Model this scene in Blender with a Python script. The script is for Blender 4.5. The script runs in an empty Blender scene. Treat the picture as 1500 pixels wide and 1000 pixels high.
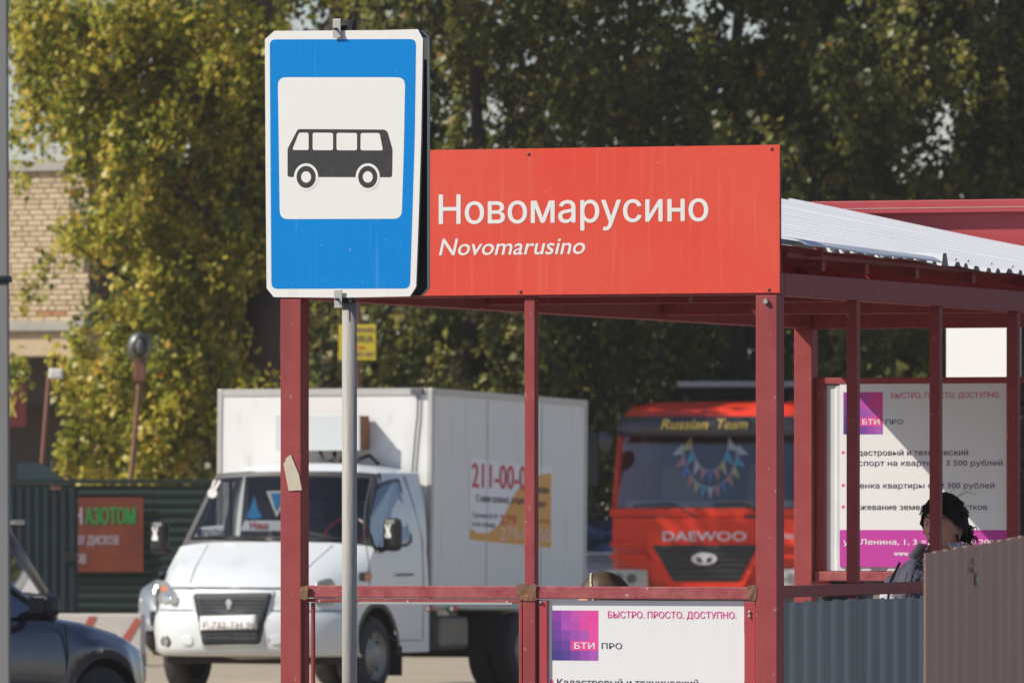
import bpy, math, random
import numpy as np
from math import sin, cos, pi, radians as R, sqrt
random.seed(7)
S = bpy.context.scene
COL = S.collection

# ------------------------------------------------------------------ camera
EYE = 1.70          # camera height above the yard
F = 12500.0         # focal length in photo pixels (300 mm on a 36 mm sensor, 1500 px wide)
cam = bpy.data.objects.new('camera', bpy.data.cameras.new('camera'))
COL.objects.link(cam); S.camera = cam
cam.location = (0, 0, EYE); cam.rotation_euler = (R(90), 0, 0)
cam.data.lens = 300; cam.data.sensor_width = 36
cam.data.shift_y = (730-500)/1500
cam.data.clip_start = 1; cam.data.clip_end = 6000
cam.data.dof.use_dof = True
cam.data.dof.focus_distance = 30.0
cam.data.dof.aperture_fstop = 15.0

# ------------------------------------------------------------------ world + sun
SUN_AZ = 75.0       # degrees from behind the camera towards its left
SUN_EL = 40.5
sdir = (-sin(R(SUN_AZ))*cos(R(SUN_EL)), -cos(R(SUN_AZ))*cos(R(SUN_EL)), sin(R(SUN_EL)))
W = bpy.data.worlds.new('World'); S.world = W; W.use_nodes = True
wn = W.node_tree; bg = wn.nodes['Background']
sky = wn.nodes.new('ShaderNodeTexSky'); sky.sky_type = 'NISHITA'; sky.sun_disc = False
sky.sun_elevation = R(SUN_EL); sky.sun_rotation = math.atan2(sdir[0], sdir[1])
sky.air_density = 1.0; sky.dust_density = 0.4; sky.ozone_density = 2.0
tn = wn.nodes.new('ShaderNodeMix'); tn.data_type = 'RGBA'; tn.blend_type = 'MULTIPLY'; tn.inputs[0].default_value = 1.0; tn.inputs[7].default_value = (1.07, 0.99, 1.03, 1)
wn.links.new(sky.outputs[0], tn.inputs[6]); wn.links.new(tn.outputs[2], bg.inputs[0]); bg.inputs[1].default_value = 0.095
sun = bpy.data.objects.new('sun', bpy.data.lights.new('sun', 'SUN'))
COL.objects.link(sun)
sun.data.energy = 4.6; sun.data.angle = R(0.55); sun.data.color = (1.0, 0.935, 0.82)
from mathutils import Vector
sun.rotation_euler = Vector(sdir).to_track_quat('Z', 'Y').to_euler()
sun.location = (-30, 0, 30)
S.view_settings.view_transform = 'Standard'; S.view_settings.look = 'None'
S.view_settings.gamma = 1; S.view_settings.use_curve_mapping = False
S.view_settings.exposure = 0.14
try:
    S.cycles.max_bounces = 6; S.cycles.transparent_max_bounces = 12
except Exception: pass

# ------------------------------------------------------------------ materials
def mat(name, c, rough=0.6, metal=0.0, var=0.0, vscale=3.0, vcol=None, bump=0.0, bscale=40.0, coat=0.0, spec=0.5, stretch=(1,1,1), sharp=0.0, marks=()):
    m = bpy.data.materials.new(name); m.use_nodes = True
    nt = m.node_tree; b = nt.nodes['Principled BSDF']
    b.inputs['Base Color'].default_value = (*c, 1)
    b.inputs['Roughness'].default_value = rough
    b.inputs['Metallic'].default_value = metal
    b.inputs['Coat Weight'].default_value = coat
    b.inputs['Specular IOR Level'].default_value = spec
    if var or bump or marks:
        tc = nt.nodes.new('ShaderNodeTexCoord'); mp = nt.nodes.new('ShaderNodeMapping')
        mp.inputs['Scale'].default_value = stretch
        nt.links.new(tc.outputs['Object'], mp.inputs[0])
    if var:
        n = nt.nodes.new('ShaderNodeTexNoise'); n.inputs['Scale'].default_value = vscale
        n.inputs['Detail'].default_value = 6; n.inputs['Roughness'].default_value = 0.65
        nt.links.new(mp.outputs[0], n.inputs['Vector'])
        r = nt.nodes.new('ShaderNodeValToRGB')
        r.color_ramp.elements[0].position = 0.32 + 0.16*sharp; r.color_ramp.elements[1].position = 0.72 - 0.14*sharp
        nt.links.new(n.outputs[0], r.inputs[0])
        mx = nt.nodes.new('ShaderNodeMix'); mx.data_type = 'RGBA'
        mul = nt.nodes.new('ShaderNodeMath'); mul.operation = 'MULTIPLY'; mul.inputs[1].default_value = var
        nt.links.new(r.outputs[0], mul.inputs[0]); nt.links.new(mul.outputs[0], mx.inputs[0])
        mx.inputs[6].default_value = (*c, 1)
        vc = vcol if vcol else tuple(x*0.55 for x in c)
        mx.inputs[7].default_value = (*vc, 1)
        nt.links.new(mx.outputs[2], b.inputs['Base Color'])
    for (sc_, st_, lo, hi, am, col) in marks:          # chips, drips, specks and stains with their own shape
        tc2 = nt.nodes.new('ShaderNodeTexCoord'); mp2 = nt.nodes.new('ShaderNodeMapping'); mp2.inputs['Scale'].default_value = st_
        nt.links.new(tc2.outputs['Object'], mp2.inputs[0])
        n3 = nt.nodes.new('ShaderNodeTexNoise'); n3.inputs['Scale'].default_value = sc_; n3.inputs['Detail'].default_value = 5
        nt.links.new(mp2.outputs[0], n3.inputs['Vector'])
        r3 = nt.nodes.new('ShaderNodeMapRange'); r3.inputs['From Min'].default_value = lo; r3.inputs['From Max'].default_value = hi; r3.inputs['To Max'].default_value = am
        nt.links.new(n3.outputs[0], r3.inputs['Value'])
        m3 = nt.nodes.new('ShaderNodeMix'); m3.data_type = 'RGBA'; nt.links.new(r3.outputs[0], m3.inputs[0]); m3.inputs[7].default_value = (*col, 1)
        old = b.inputs['Base Color'].links
        if old: nt.links.new(old[0].from_socket, m3.inputs[6])
        else: m3.inputs[6].default_value = (*c, 1)
        nt.links.new(m3.outputs[2], b.inputs['Base Color'])
    if bump:
        n2 = nt.nodes.new('ShaderNodeTexNoise'); n2.inputs['Scale'].default_value = bscale; n2.inputs['Detail'].default_value = 4
        nt.links.new(mp.outputs[0], n2.inputs['Vector'])
        bp = nt.nodes.new('ShaderNodeBump'); bp.inputs['Strength'].default_value = bump; bp.inputs['Distance'].default_value = 0.02
        nt.links.new(n2.outputs[0], bp.inputs['Height']); nt.links.new(bp.outputs[0], b.inputs['Normal'])
    return m
def glass(name, tint=(0.5,0.55,0.6), refl=0.12, rough=0.02, edge=0.75):
    m = bpy.data.materials.new(name); m.use_nodes = True
    nt = m.node_tree; nt.nodes.remove(nt.nodes['Principled BSDF'])
    t = nt.nodes.new('ShaderNodeBsdfTransparent'); t.inputs[0].default_value = (*tint, 1)
    g = nt.nodes.new('ShaderNodeBsdfGlossy'); g.inputs['Roughness'].default_value = rough
    lw = nt.nodes.new('ShaderNodeLayerWeight'); lw.inputs[0].default_value = 0.35
    ma = nt.nodes.new('ShaderNodeMath'); ma.operation = 'MULTIPLY_ADD'; ma.inputs[1].default_value = edge; ma.inputs[2].default_value = refl
    ma.use_clamp = True
    nt.links.new(lw.outputs['Fresnel'], ma.inputs[0])
    mx = nt.nodes.new('ShaderNodeMixShader')
    nt.links.new(ma.outputs[0], mx.inputs[0]); nt.links.new(t.outputs[0], mx.inputs[1]); nt.links.new(g.outputs[0], mx.inputs[2])
    nt.links.new(mx.outputs[0], nt.nodes['Material Output'].inputs[0])
    return m
def leafmat(name, stops, trans=0.3):
    m = bpy.data.materials.new(name); m.use_nodes = True
    nt = m.node_tree; nt.nodes.remove(nt.nodes['Principled BSDF'])
    at = nt.nodes.new('ShaderNodeAttribute'); at.attribute_name = 'tint'
    r = nt.nodes.new('ShaderNodeValToRGB')
    e = r.color_ramp.elements
    while len(e) < len(stops): e.new(0.5)
    for i, (p, c) in enumerate(stops):
        e[i].position = p; e[i].color = (*c, 1)
    nt.links.new(at.outputs['Fac'], r.inputs[0])
    d = nt.nodes.new('ShaderNodeBsdfPrincipled'); d.inputs['Roughness'].default_value = 0.42; d.inputs['Specular IOR Level'].default_value = 0.35
    t = nt.nodes.new('ShaderNodeBsdfTranslucent')
    nt.links.new(r.outputs[0], d.inputs['Base Color']); nt.links.new(r.outputs[0], t.inputs[0])
    mx = nt.nodes.new('ShaderNodeMixShader'); mx.inputs[0].default_value = trans
    nt.links.new(d.outputs[0], mx.inputs[1]); nt.links.new(t.outputs[0], mx.inputs[2])
    nt.links.new(mx.outputs[0], nt.nodes['Material Output'].inputs[0])
    return m
M = {}
M['red_paint'] = mat('red_paint', (0.31,0.050,0.050), 0.6, var=0.45, vscale=9, vcol=(0.40,0.10,0.095), bump=0.04, bscale=120, spec=0.3, marks=((55,(1,1,.7),.665,.71,.6,(.50,.34,.27)),(6,(1,1,.25),.56,.72,.45,(.20,.03,.04)),(130,(1,1,1),.68,.72,.5,(.10,.03,.03))))
M['red_rail'] = mat('red_rail', (0.40,0.10,0.10), 0.6, var=0.8, vscale=22, vcol=(0.26,0.02,0.035), bump=0.05, bscale=60, stretch=(0.8,1,1.0), sharp=0.3, marks=((60,(1,1,1),.70,.73,.8,(.70,.60,.50)),(35,(1,1,1),.66,.72,.7,(.16,.05,.04))))
M['red_fascia'] = mat('red_fascia', (0.42,0.05,0.06), 0.4, var=0.3, vscale=5, vcol=(0.45,0.10,0.10), stretch=(1,1,0.2))
M['rust'] = mat('rust', (0.26,0.12,0.055), 0.9, var=0.9, vscale=30, vcol=(0.16,0.10,0.08), bump=0.5)
M['galv'] = mat('galvanised', (0.46,0.45,0.43), 0.45, 0.25, var=0.4, vscale=20, vcol=(0.36,0.35,0.33))
M['galv_dark'] = mat('galvanised_shaded', (0.10,0.11,0.115), 0.55, 0.3, var=0.3)  # darker copy of the galvanised metal, shade of the sign back painted in
M['pole_grey'] = mat('pole_grey_paint', (0.38,0.36,0.32), 0.6, 0.0, marks=((90,(1,1,.6),.70,.74,.8,(.12,.07,.05)),), var=0.6, vscale=12, vcol=(0.29,0.275,0.25), stretch=(1,1,0.15), bump=0.15, bscale=70)
M['pole_near'] = mat('grey_pole_steel', (0.20,0.20,0.20), 0.6, var=0.4, vscale=3, stretch=(1,1,0.3))
M['black'] = mat('black_plastic', (0.015,0.015,0.017), 0.45)
M['black_matte'] = mat('black_matte', (0.02,0.02,0.02), 0.9)
M['rubber'] = mat('tyre_rubber', (0.03,0.03,0.03), 0.85, var=0.4, vcol=(0.08,0.075,0.065))
M['sign_white'] = mat('sign_white', (0.78,0.77,0.73), 0.4, var=0.10, vscale=6, vcol=(0.68,0.66,0.60), stretch=(14,1,0.6), marks=((80,(1,1,1),.74,.78,.6,(.35,.32,.28)),(2.5,(3,1,.7),.60,.75,.3,(.60,.57,.50))))
M['sign_blue'] = mat('sign_blue', (0.0,0.215,0.60), 0.45, spec=0.15, marks=((90,(1,1,1),.72,.76,.5,(.5,.55,.6)),(3,(14,1,.5),.62,.72,.3,(.10,.33,.66))), var=0.4, vscale=4, vcol=(0.002,0.23,0.64), stretch=(16,1,0.7))
M['pict_black'] = mat('pictogram_black', (0.018,0.016,0.018), 0.5, var=0.5, vscale=45, vcol=(0.055,0.052,0.05))
M['board_red'] = mat('board_red', (0.80,0.070,0.040), 0.45, spec=0.25, var=0.8, vscale=1.3, vcol=(0.80,0.125,0.085), marks=((5,(9,1,.45),.55,.75,.22,(.85,.30,.24)),(70,(1,1,1),.73,.76,.5,(.85,.5,.42)),(3.2,(2,1,18),.712,.722,.22,(.9,.4,.33))))
M['letter_white'] = mat('letter_white', (0.86,0.84,0.80), 0.5)
M['roof'] = mat('white_corrugated', (0.62,0.63,0.65), 0.42, 0.0, var=0.5, vscale=10, vcol=(0.50,0.51,0.54), stretch=(0.35,6,1))
M['panel_blue'] = mat('blue_grey_sheet', (0.29,0.315,0.30), 0.5, marks=((60,(1,1,1),.71,.75,.7,(.05,.03,.03)),(4,(1,1,.2),.60,.72,.4,(.24,.27,.28))), var=0.4, vscale=7, vcol=(0.23,0.255,0.25), stretch=(1,1,0.35))
M['panel_white'] = mat('white_sheet', (0.66,0.67,0.68), 0.45, var=0.3, vscale=8)
M['board_white'] = mat('white_board', (0.86,0.84,0.79), 0.6)
M['poster'] = mat('poster_vinyl', (0.83,0.82,0.81), 0.45, var=0.16, vscale=2.2, vcol=(0.66,0.66,0.67), stretch=(7,1,0.4))
M['magenta'] = mat('poster_magenta', (0.55,0.045,0.36), 0.5)
M['pink'] = mat('poster_pink', (0.80,0.06,0.30), 0.5)
M['hotpink'] = mat('poster_hotpink', (0.86,0.10,0.35), 0.5)
M['ink'] = mat('poster_ink', (0.035,0.022,0.05), 0.5)
M['inkviolet'] = mat('poster_violet_ink', (0.10,0.03,0.14), 0.5)
M['brown_sheet'] = mat('brown_sheet', (0.76,0.45,0.33), 0.7, spec=0.2, var=0.5, vscale=5, vcol=(0.64,0.38,0.28), stretch=(1,1,0.3))
M['dirt'] = mat('dirt_ground', (0.40,0.33,0.235), 0.95, var=0.6, vscale=0.6, vcol=(0.30,0.25,0.18), bump=0.6, bscale=6)
M['concrete'] = mat('concrete', (0.46,0.43,0.38), 0.9, var=0.6, vscale=2.5, vcol=(0.28,0.26,0.23), bump=0.4, bscale=10)
M['barrier_white'] = mat('barrier_white', (0.66,0.61,0.55), 0.8, var=0.4, vscale=4, vcol=(0.5,0.45,0.4))
M['barrier_red'] = mat('barrier_red', (0.52,0.13,0.09), 0.8, var=0.3, vscale=6)
for i, c in enumerate([(0.66,0.51,0.32),(0.72,0.57,0.38),(0.58,0.45,0.29),(0.52,0.24,0.12)]):
    M['brick%d'%i] = mat(['cream_brick','pale_brick','tan_brick','orange_brick'][i], c, 0.9, var=0.3, vscale=5, bump=0.3, bscale=30)
M['mortar'] = mat('mortar', (0.13,0.095,0.06), 0.95, var=0.3)
M['shaded_wall'] = mat('shaded_brick_wall', (0.075,0.06,0.05), 0.95, var=0.5, vscale=3)  # brick under the ledge, its shade put into the base colour
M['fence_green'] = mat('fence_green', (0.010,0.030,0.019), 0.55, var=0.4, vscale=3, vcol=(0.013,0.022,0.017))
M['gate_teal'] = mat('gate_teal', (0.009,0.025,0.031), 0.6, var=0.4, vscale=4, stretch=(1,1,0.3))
M['banner'] = mat('banner_print', (0.25,0.055,0.018), 0.7, var=0.8, vscale=1.4, vcol=(0.12,0.02,0.014))
M['letter_green'] = mat('letter_green', (0.03,0.28,0.06), 0.6)
M['letter_grey'] = mat('letter_pale', (0.45,0.40,0.46), 0.6)
M['bark'] = mat('bark', (0.085,0.06,0.048), 0.95, var=0.7, vscale=4, vcol=(0.03,0.022,0.018), bump=0.9, bscale=14, stretch=(1,1,0.4))
M['white_paint'] = mat('white_vehicle_paint', (0.67,0.70,0.71), 0.34, marks=((3,(1,1,1),.55,.75,.35,(.50,.48,.44)),(14,(1,1,2),.66,.76,.4,(.40,.36,.30))), var=0.12, vscale=1.6, vcol=(0.62,0.65,0.66), coat=0.6)
M['box_white'] = mat('box_panel_white', (0.76,0.765,0.75), 0.45, marks=((2.2,(1,3,.3),.56,.75,.4,(.50,.48,.45)),(9,(1,4,.3),.66,.78,.4,(.40,.36,.32))), var=0.2, vscale=1.3, vcol=(0.64,0.645,0.64), stretch=(1,1,0.4))
M['alu'] = mat('aluminium_trim', (0.52,0.51,0.48), 0.5, 0.3, var=0.3, vscale=6)
M['ac_grey'] = mat('cooler_grey', (0.58,0.61,0.61), 0.5)
M['ac_brown'] = mat('cooler_brown', (0.30,0.12,0.05), 0.8, var=0.5, vscale=12)
M['chrome'] = mat('chrome', (0.75,0.75,0.75), 0.15, 0.95)
M['lamp'] = mat('lamp_glass', (0.42,0.41,0.40), 0.15, 0.5, var=0.6, vscale=26, vcol=(0.25,0.24,0.23))
M['lamp_bright'] = mat('clear_lamp_glass', (0.72,0.71,0.66), 0.2, 0.2, var=0.7, vscale=14, vcol=(0.35,0.34,0.31))
M['amber'] = mat('amber_lens', (0.55,0.16,0.04), 0.25)
M['tail_red'] = mat('tail_red', (0.45,0.02,0.02), 0.25)
M['side_glass'] = mat('sky_tinted_side_glass', (0.012,0.03,0.08), 0.03, spec=1.0, coat=1.0)  # blue of the reflected sky put into the base colour
M['windscreen'] = glass('windscreen_glass', (0.66,0.70,0.70), 0.04, 0.02, 0.6)
M['mirror_dark'] = mat('mirror_glass_dark', (0.01,0.012,0.014), 0.08, spec=0.25)
M['windscreen_sky'] = glass('windscreen_glass_reflecting', (0.92,0.94,0.95), 0.12, 0.02, 0.6)
M['seat'] = mat('seat_cloth', (0.10,0.10,0.10), 0.9)
M['seat_tan'] = mat('seat_tan', (0.30,0.27,0.19), 0.9)
M['truck_red'] = mat('red_truck_paint', (0.80,0.050,0.018), 0.35, coat=0.3, spec=0.3, var=0.15, vscale=1.5, vcol=(0.6,0.04,0.02))
M['visor'] = mat('dark_visor', (0.035,0.03,0.036), 0.4, coat=0.5)
M['letter_yellow'] = mat('letter_yellow', (0.85,0.62,0.10), 0.5)
M['silver_letter'] = mat('silver_letter', (0.78,0.74,0.76), 0.3, 0.4)
M['rim'] = mat('wheel_rim_grey', (0.34,0.33,0.31), 0.5, 0.4, var=0.5, vscale=9, vcol=(0.14,0.12,0.10))
M['chassis'] = mat('chassis_dark', (0.03,0.027,0.025), 0.8, var=0.4, vscale=5, vcol=(0.07,0.055,0.045))
M['tank'] = mat('tank_steel', (0.22,0.19,0.15), 0.5, 0.4, var=0.5, vscale=8, vcol=(0.12,0.08,0.05))
M['ad_orange'] = mat('advert_orange', (0.78,0.36,0.045), 0.5)
M['ad_white'] = mat('advert_white', (0.86,0.86,0.90), 0.5)
M['ad_red'] = mat('advert_red', (0.66,0.015,0.03), 0.5)
M['ad_pink'] = mat('advert_pink', (0.88,0.55,0.42), 0.5)
M['navy'] = mat('dark_blue_paint', (0.026,0.028,0.055), 0.2, coat=0.8, metal=0.2)
M['silver_paint'] = mat('silver_paint', (0.26,0.28,0.30), 0.35, metal=0.4, coat=0.4)
M['beige_paint'] = mat('beige_silver_paint', (0.22,0.20,0.175), 0.3, metal=0.3, coat=0.8)
M['car_white'] = mat('white_car_paint', (0.72,0.72,0.70), 0.25, coat=0.8)
M['yellow'] = mat('yellow_sign', (0.75,0.58,0.04), 0.6)
M['post_brown'] = mat('post_brown', (0.25,0.11,0.075), 0.8, var=0.5, vscale=6)
M['globe'] = glass('globe_glass', (0.40,0.40,0.44), 0.02, 0.5, 0.2)
M['blue_flag'] = mat('blue_pennant', (0.01,0.25,0.62), 0.6)
M['paper'] = mat('old_paper', (0.66,0.58,0.44), 0.9, var=0.4, vscale=30)
M['skin'] = mat('skin', (0.54,0.30,0.215), 0.6, spec=0.3, var=0.4, vscale=12, vcol=(0.46,0.22,0.16))
M['hair_dark'] = mat('dark_hair', (0.016,0.010,0.010), 0.75, spec=0.2)
M['hair_brown'] = mat('brown_hair', (0.07,0.036,0.022), 0.55, var=0.5, vscale=8, vcol=(0.035,0.018,0.012), stretch=(6,1,1))
M['lips'] = mat('lips', (0.36,0.11,0.10), 0.45)
M['eye_white'] = mat('eye_white', (0.55,0.50,0.47), 0.3)
M['iris'] = mat('iris', (0.03,0.02,0.015), 0.2)
M['jacket'] = mat('grey_jacket', (0.52,0.50,0.55), 0.85, var=0.5, vscale=7, vcol=(0.38,0.37,0.42), bump=0.9, bscale=12)
M['blouse'] = mat('floral_blouse', (0.025,0.025,0.05), 0.8, var=1.0, vscale=34, vcol=(0.42,0.38,0.44), sharp=0.9)
M['trousers'] = mat('trousers', (0.03,0.03,0.04), 0.9)
M['wood'] = mat('bench_wood', (0.22,0.12,0.06), 0.8, var=0.5, vscale=4, stretch=(1,0.2,1))
M['stone'] = mat('rubble_stone', (0.46,0.40,0.34), 0.9, var=0.7, vscale=3, vcol=(0.36,0.16,0.12))

LEAF_LIT = leafmat('sunlit_poplar_leaves', [(0.0,(0.09,0.125,0.008)),(0.3,(0.23,0.25,0.018)),(0.58,(0.47,0.41,0.045)),(0.88,(0.68,0.52,0.10)),(0.97,(0.58,0.34,0.04)),(1.0,(0.55,0.22,0.02))], 0.38)  # sunlight painted in: brightened leaf colours for the lit tree
LEAF_DARK = leafmat('shaded_maple_leaves', [(0.0,(0.052,0.068,0.012)),(0.45,(0.115,0.13,0.02)),(0.80,(0.27,0.25,0.05)),(0.95,(0.30,0.25,0.07)),(1.0,(0.42,0.18,0.03))], 0.3)  # darker leaf colours carry the shade of the row behind

# ------------------------------------------------------------------ helpers
class MB:
    def __init__(s): s.v = []; s.f = []
    def add(s, vs, fs):
        n = len(s.v); s.v += [tuple(v) for v in vs]; s.f += [tuple(i+n for i in f) for f in fs]; return s
    def box(s, x0, x1, y0, y1, z0, z1):
        return s.add([(x0,y0,z0),(x1,y0,z0),(x1,y1,z0),(x0,y1,z0),(x0,y0,z1),(x1,y0,z1),(x1,y1,z1),(x0,y1,z1)],
            [(3,2,1,0),(4,5,6,7),(0,1,5,4),(1,2,6,5),(2,3,7,6),(3,0,4,7)])
    def tube(s, p0, p1, r0, r1=None, n=10, cap=True):
        if r1 is None: r1 = r0
        a = Vector(p0); b = Vector(p1); d = (b-a)
        q = d.to_track_quat('Z', 'Y')
        vs = []
        for c, r in ((a, r0), (b, r1)):
            for i in range(n):
                t = 2*pi*i/n
                vs.append(c + q @ Vector((r*cos(t), r*sin(t), 0)))
        fs = [(i, (i+1) % n, n+(i+1) % n, n+i) for i in range(n)]
        if cap: fs += [tuple(range(n-1, -1, -1)), tuple(range(n, 2*n))]
        return s.add(vs, fs)
    def path(s, pts, r, n=8):
        if not isinstance(r, (list, tuple)): r = [r]*len(pts)
        for i in range(len(pts)-1): s.tube(pts[i], pts[i+1], r[i], r[i+1], n)
        return s
    def grid(s, g):
        nr = len(g); nc = len(g[0])
        return s.add([p for row in g for p in row],
            [(i*nc+j, i*nc+j+1, (i+1)*nc+j+1, (i+1)*nc+j) for i in range(nr-1) for j in range(nc-1)])
    def prism(s, pts, y0, y1):          # polygon in the XZ plane given a thickness along Y
        n = len(pts)
        vs = [(p[0], y0, p[1]) for p in pts] + [(p[0], y1, p[1]) for p in pts]
        return s.add(vs, [tuple(range(n)), tuple(range(2*n-1, n-1, -1))] + [((i+1) % n, i, n+i, n+(i+1) % n) for i in range(n)])
    def sheet(s, pts, y):               # flat printed shape in the XZ plane
        return s.add([(p[0], y, p[1]) for p in pts], [tuple(range(len(pts)))])
    def sphere(s, c, r, nu=16, nv=10, sc=(1,1,1)):
        g = []
        for j in range(nv+1):
            th = pi*j/nv
            g.append([(c[0]+r*sc[0]*sin(th)*cos(2*pi*i/nu), c[1]+r*sc[1]*sin(th)*sin(2*pi*i/nu), c[2]+r*sc[2]*cos(th)) for i in range(nu+1)])
        return s.grid(g)
    def build(s, name, m, parent=None, smooth=False, bevel=0, loc=None, rot=None):
        me = bpy.data.meshes.new(name); me.from_pydata(s.v, [], s.f); me.update()
        ms = m if isinstance(m, (list, tuple)) else [m]
        for k in ms: me.materials.append(k)
        if smooth: me.polygons.foreach_set('use_smooth', [True]*len(me.polygons))
        o = bpy.data.objects.new(name, me); COL.objects.link(o)
        if parent: o.parent = parent
        if loc: o.location = loc
        if rot: o.rotation_euler = rot
        if bevel:
            b = o.modifiers.new('bevel', 'BEVEL'); b.width = bevel; b.segments = 2; b.limit_method = 'ANGLE'
        return o
def tag(o, label=None, cat=None, group=None, kind=None):
    if label: o['label'] = label
    if cat: o['category'] = cat
    if group: o['group'] = group
    if kind: o['kind'] = kind
    return o
def thing(name, label, cat, loc=(0,0,0), rz=0, group=None):
    o = bpy.data.objects.new(name, None); COL.objects.link(o); o.empty_display_size = 0.2
    o.location = loc; o.rotation_euler = (0, 0, rz)
    return tag(o, label, cat, group)
def copy_tree(o, parent=None):
    c = o.copy(); COL.objects.link(c)
    if parent: c.parent = parent
    for ch in [k for k in bpy.data.objects if k.parent == o and k is not c]: copy_tree(ch, c)
    return c
class Frame:                            # a thing's own axes on the ground: x right, y away, z up
    def __init__(s, X, Y, deg): s.X, s.Y, s.a = X, Y, R(deg)
    def onY(s, px, py, ly=0.0):         # where a sight line meets the plane y = ly
        c, n = cos(s.a), sin(s.a); dx, dz = (px-750)/F, (730-py)/F
        X0, Y0 = s.X - ly*n, s.Y + ly*c
        lx = (Y0*dx - X0)/(c - n*dx); t = Y0 + lx*n
        return lx, EYE + t*dz
    def onX(s, px, py, lx=0.0):         # where a sight line meets the plane x = lx
        c, n = cos(s.a), sin(s.a); dx, dz = (px-750)/F, (730-py)/F
        X0, Y0 = s.X + lx*c, s.Y + lx*n
        ly = (X0 - Y0*dx)/(n + c*dx); t = Y0 + ly*c
        return ly, EYE + t*dz
    def place(s, o): o.location = (s.X, s.Y, 0); o.rotation_euler = (0, 0, s.a)
def at(px, py, D): return ((px-750)/F*D, D, EYE + (730-py)/F*D)
def rrect(x0, x1, z0, z1, r, n=5):
    pts = []
    for cx, cz, a0 in ((x1-r, z1-r, 0), (x0+r, z1-r, 90), (x0+r, z0+r, 180), (x1-r, z0+r, 270)):
        for i in range(n+1):
            a = R(a0 + 90*i/n); pts.append((cx + r*cos(a), cz + r*sin(a)))
    return pts
def roundpoly(pts, r, n=4):             # rounds the corners of a closed polygon
    out = []; m = len(pts)
    for i in range(m):
        p = Vector(pts[i]); a = Vector(pts[i-1])-p; b = Vector(pts[(i+1) % m])-p
        k = min(r, a.length*.45, b.length*.45)
        A = p + a.normalized()*k; B = p + b.normalized()*k
        for j in range(n+1):
            t = j/n; q = A*(1-t)**2 + p*2*t*(1-t) + B*t*t
            out.append((q[0], q[1]))
    return out
def ell(cx, cy, rx, ry, n=32): return [(cx + rx*cos(2*pi*i/n), cy + ry*sin(2*pi*i/n)) for i in range(n)]
def mend_bars(me, name):
    # letters drawn as three overlapping bars fill wrongly: lay each bar as its own quad
    nv = len(me.vertices); par = list(range(nv))
    def fd(a):
        while par[a] != a: par[a] = par[par[a]]; a = par[a]
        return a
    fs = [tuple(p.vertices) for p in me.polygons]
    for f in fs:
        for b in f[1:]: par[fd(b)] = fd(f[0])
    V = [v.co.copy() for v in me.vertices]; comp = {}
    for i in range(nv): comp.setdefault(fd(i), []).append(i)
    bad = []
    for k, c in comp.items():
        if len(c) != 12 or c[-1]-c[0] != 11: continue
        if all(len({round(V[c[q+j]].x, 3) for j in range(4)}) == 2 and len({round(V[c[q+j]].y, 3) for j in range(4)}) == 2 for q in (0,4,8)): bad.append((k, c))
    if not bad: return me
    ks = {k for k, c in bad}; out = [f for f in fs if fd(f[0]) not in ks]
    for k, c in bad:
        for q in (0,4,8):
            w = [V[c[q+j]].x for j in range(4)]; h = [V[c[q+j]].y for j in range(4)]
            if max(w)-min(w) > max(h)-min(h):           # the cross bar: butt it between the stems
                o = [i for i in c if i not in c[q:q+4]]; xs = sorted({round(V[i].x, 4) for i in o})
                for j in range(4): V[c[q+j]].x = xs[1] if V[c[q+j]].x == min(w) else xs[2]
            out.append(tuple(c[q:q+4]))
    m2 = bpy.data.meshes.new(name); m2.from_pydata([tuple(v) for v in V], [], out); m2.update(); return m2
def lettering(parent, name, body, x0, x1, z0, cap, y, m, bold=0.0, shear=0.0, side=None, extr=0.0):
    """real letter outlines laid on a sign face: fitted between x0 and x1, base z0, capital height cap"""
    cu = bpy.data.curves.new(name, 'FONT'); cu.body = body; cu.shear = shear; cu.resolution_u = 3
    cu.fill_mode = 'FRONT'; cu.extrude = 0
    o = bpy.data.objects.new(name, cu); me = bpy.data.meshes.new_from_object(o); bpy.data.objects.remove(o)
    me = mend_bars(me, name)
    n = len(me.vertices); co = np.empty(n*3); me.vertices.foreach_get('co', co); co = co.reshape(-1, 3)
    xa, xb = co[:,0].min(), co[:,0].max()
    X = x0 + (co[:,0]-xa)/(xb-xa)*(x1-x0); Z = z0 + co[:,1]/0.727*cap
    if side is None: new = np.stack([X, np.full(n, y), Z], 1)
    else: new = np.stack([np.full(n, side), X, Z], 1)       # on a face x = side, running along +y
    if bold:
        faces = [tuple(p.vertices) for p in me.polygons]; k = len(new); allv = []; allf = []
        d = bold*cap*.8
        for q, (sx, sz) in enumerate(((-d,0),(d,0),(0,d*.5),(0,-d*.5))):
            mv = new.copy(); mv[:, 0 if side is None else 1] += sx; mv[:,2] += sz
            mv[:, 1 if side is None else 0] += (-1 if side is None else 1)*q*.00008
            allv += mv.tolist(); allf += [tuple(i+q*k for i in f) for f in faces]
        me = bpy.data.meshes.new(name); me.from_pydata(allv, [], allf)
    else: me.vertices.foreach_set('co', new.ravel())
    me.update(); me.materials.clear(); me.materials.append(m)
    ob = bpy.data.objects.new(name, me); COL.objects.link(ob); ob.parent = parent
    return ob
def corrugated(x0, x1, z0, z1, pitch, h, y):   # vertical-rib sheet in the XZ plane
    g0, g1 = [], []; x = x0
    prof = [(0.0,0),(0.30,0),(0.42,h),(0.72,h),(0.86,0)]
    k = 0
    while True:
        done = False
        for f, d in prof:
            xx = x0 + (k+f)*pitch
            if xx > x1: done = True; break
            g0.append((xx, y-d, z0)); g1.append((xx, y-d, z1))
        if done: break
        k += 1
    return [g0, g1]

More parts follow.
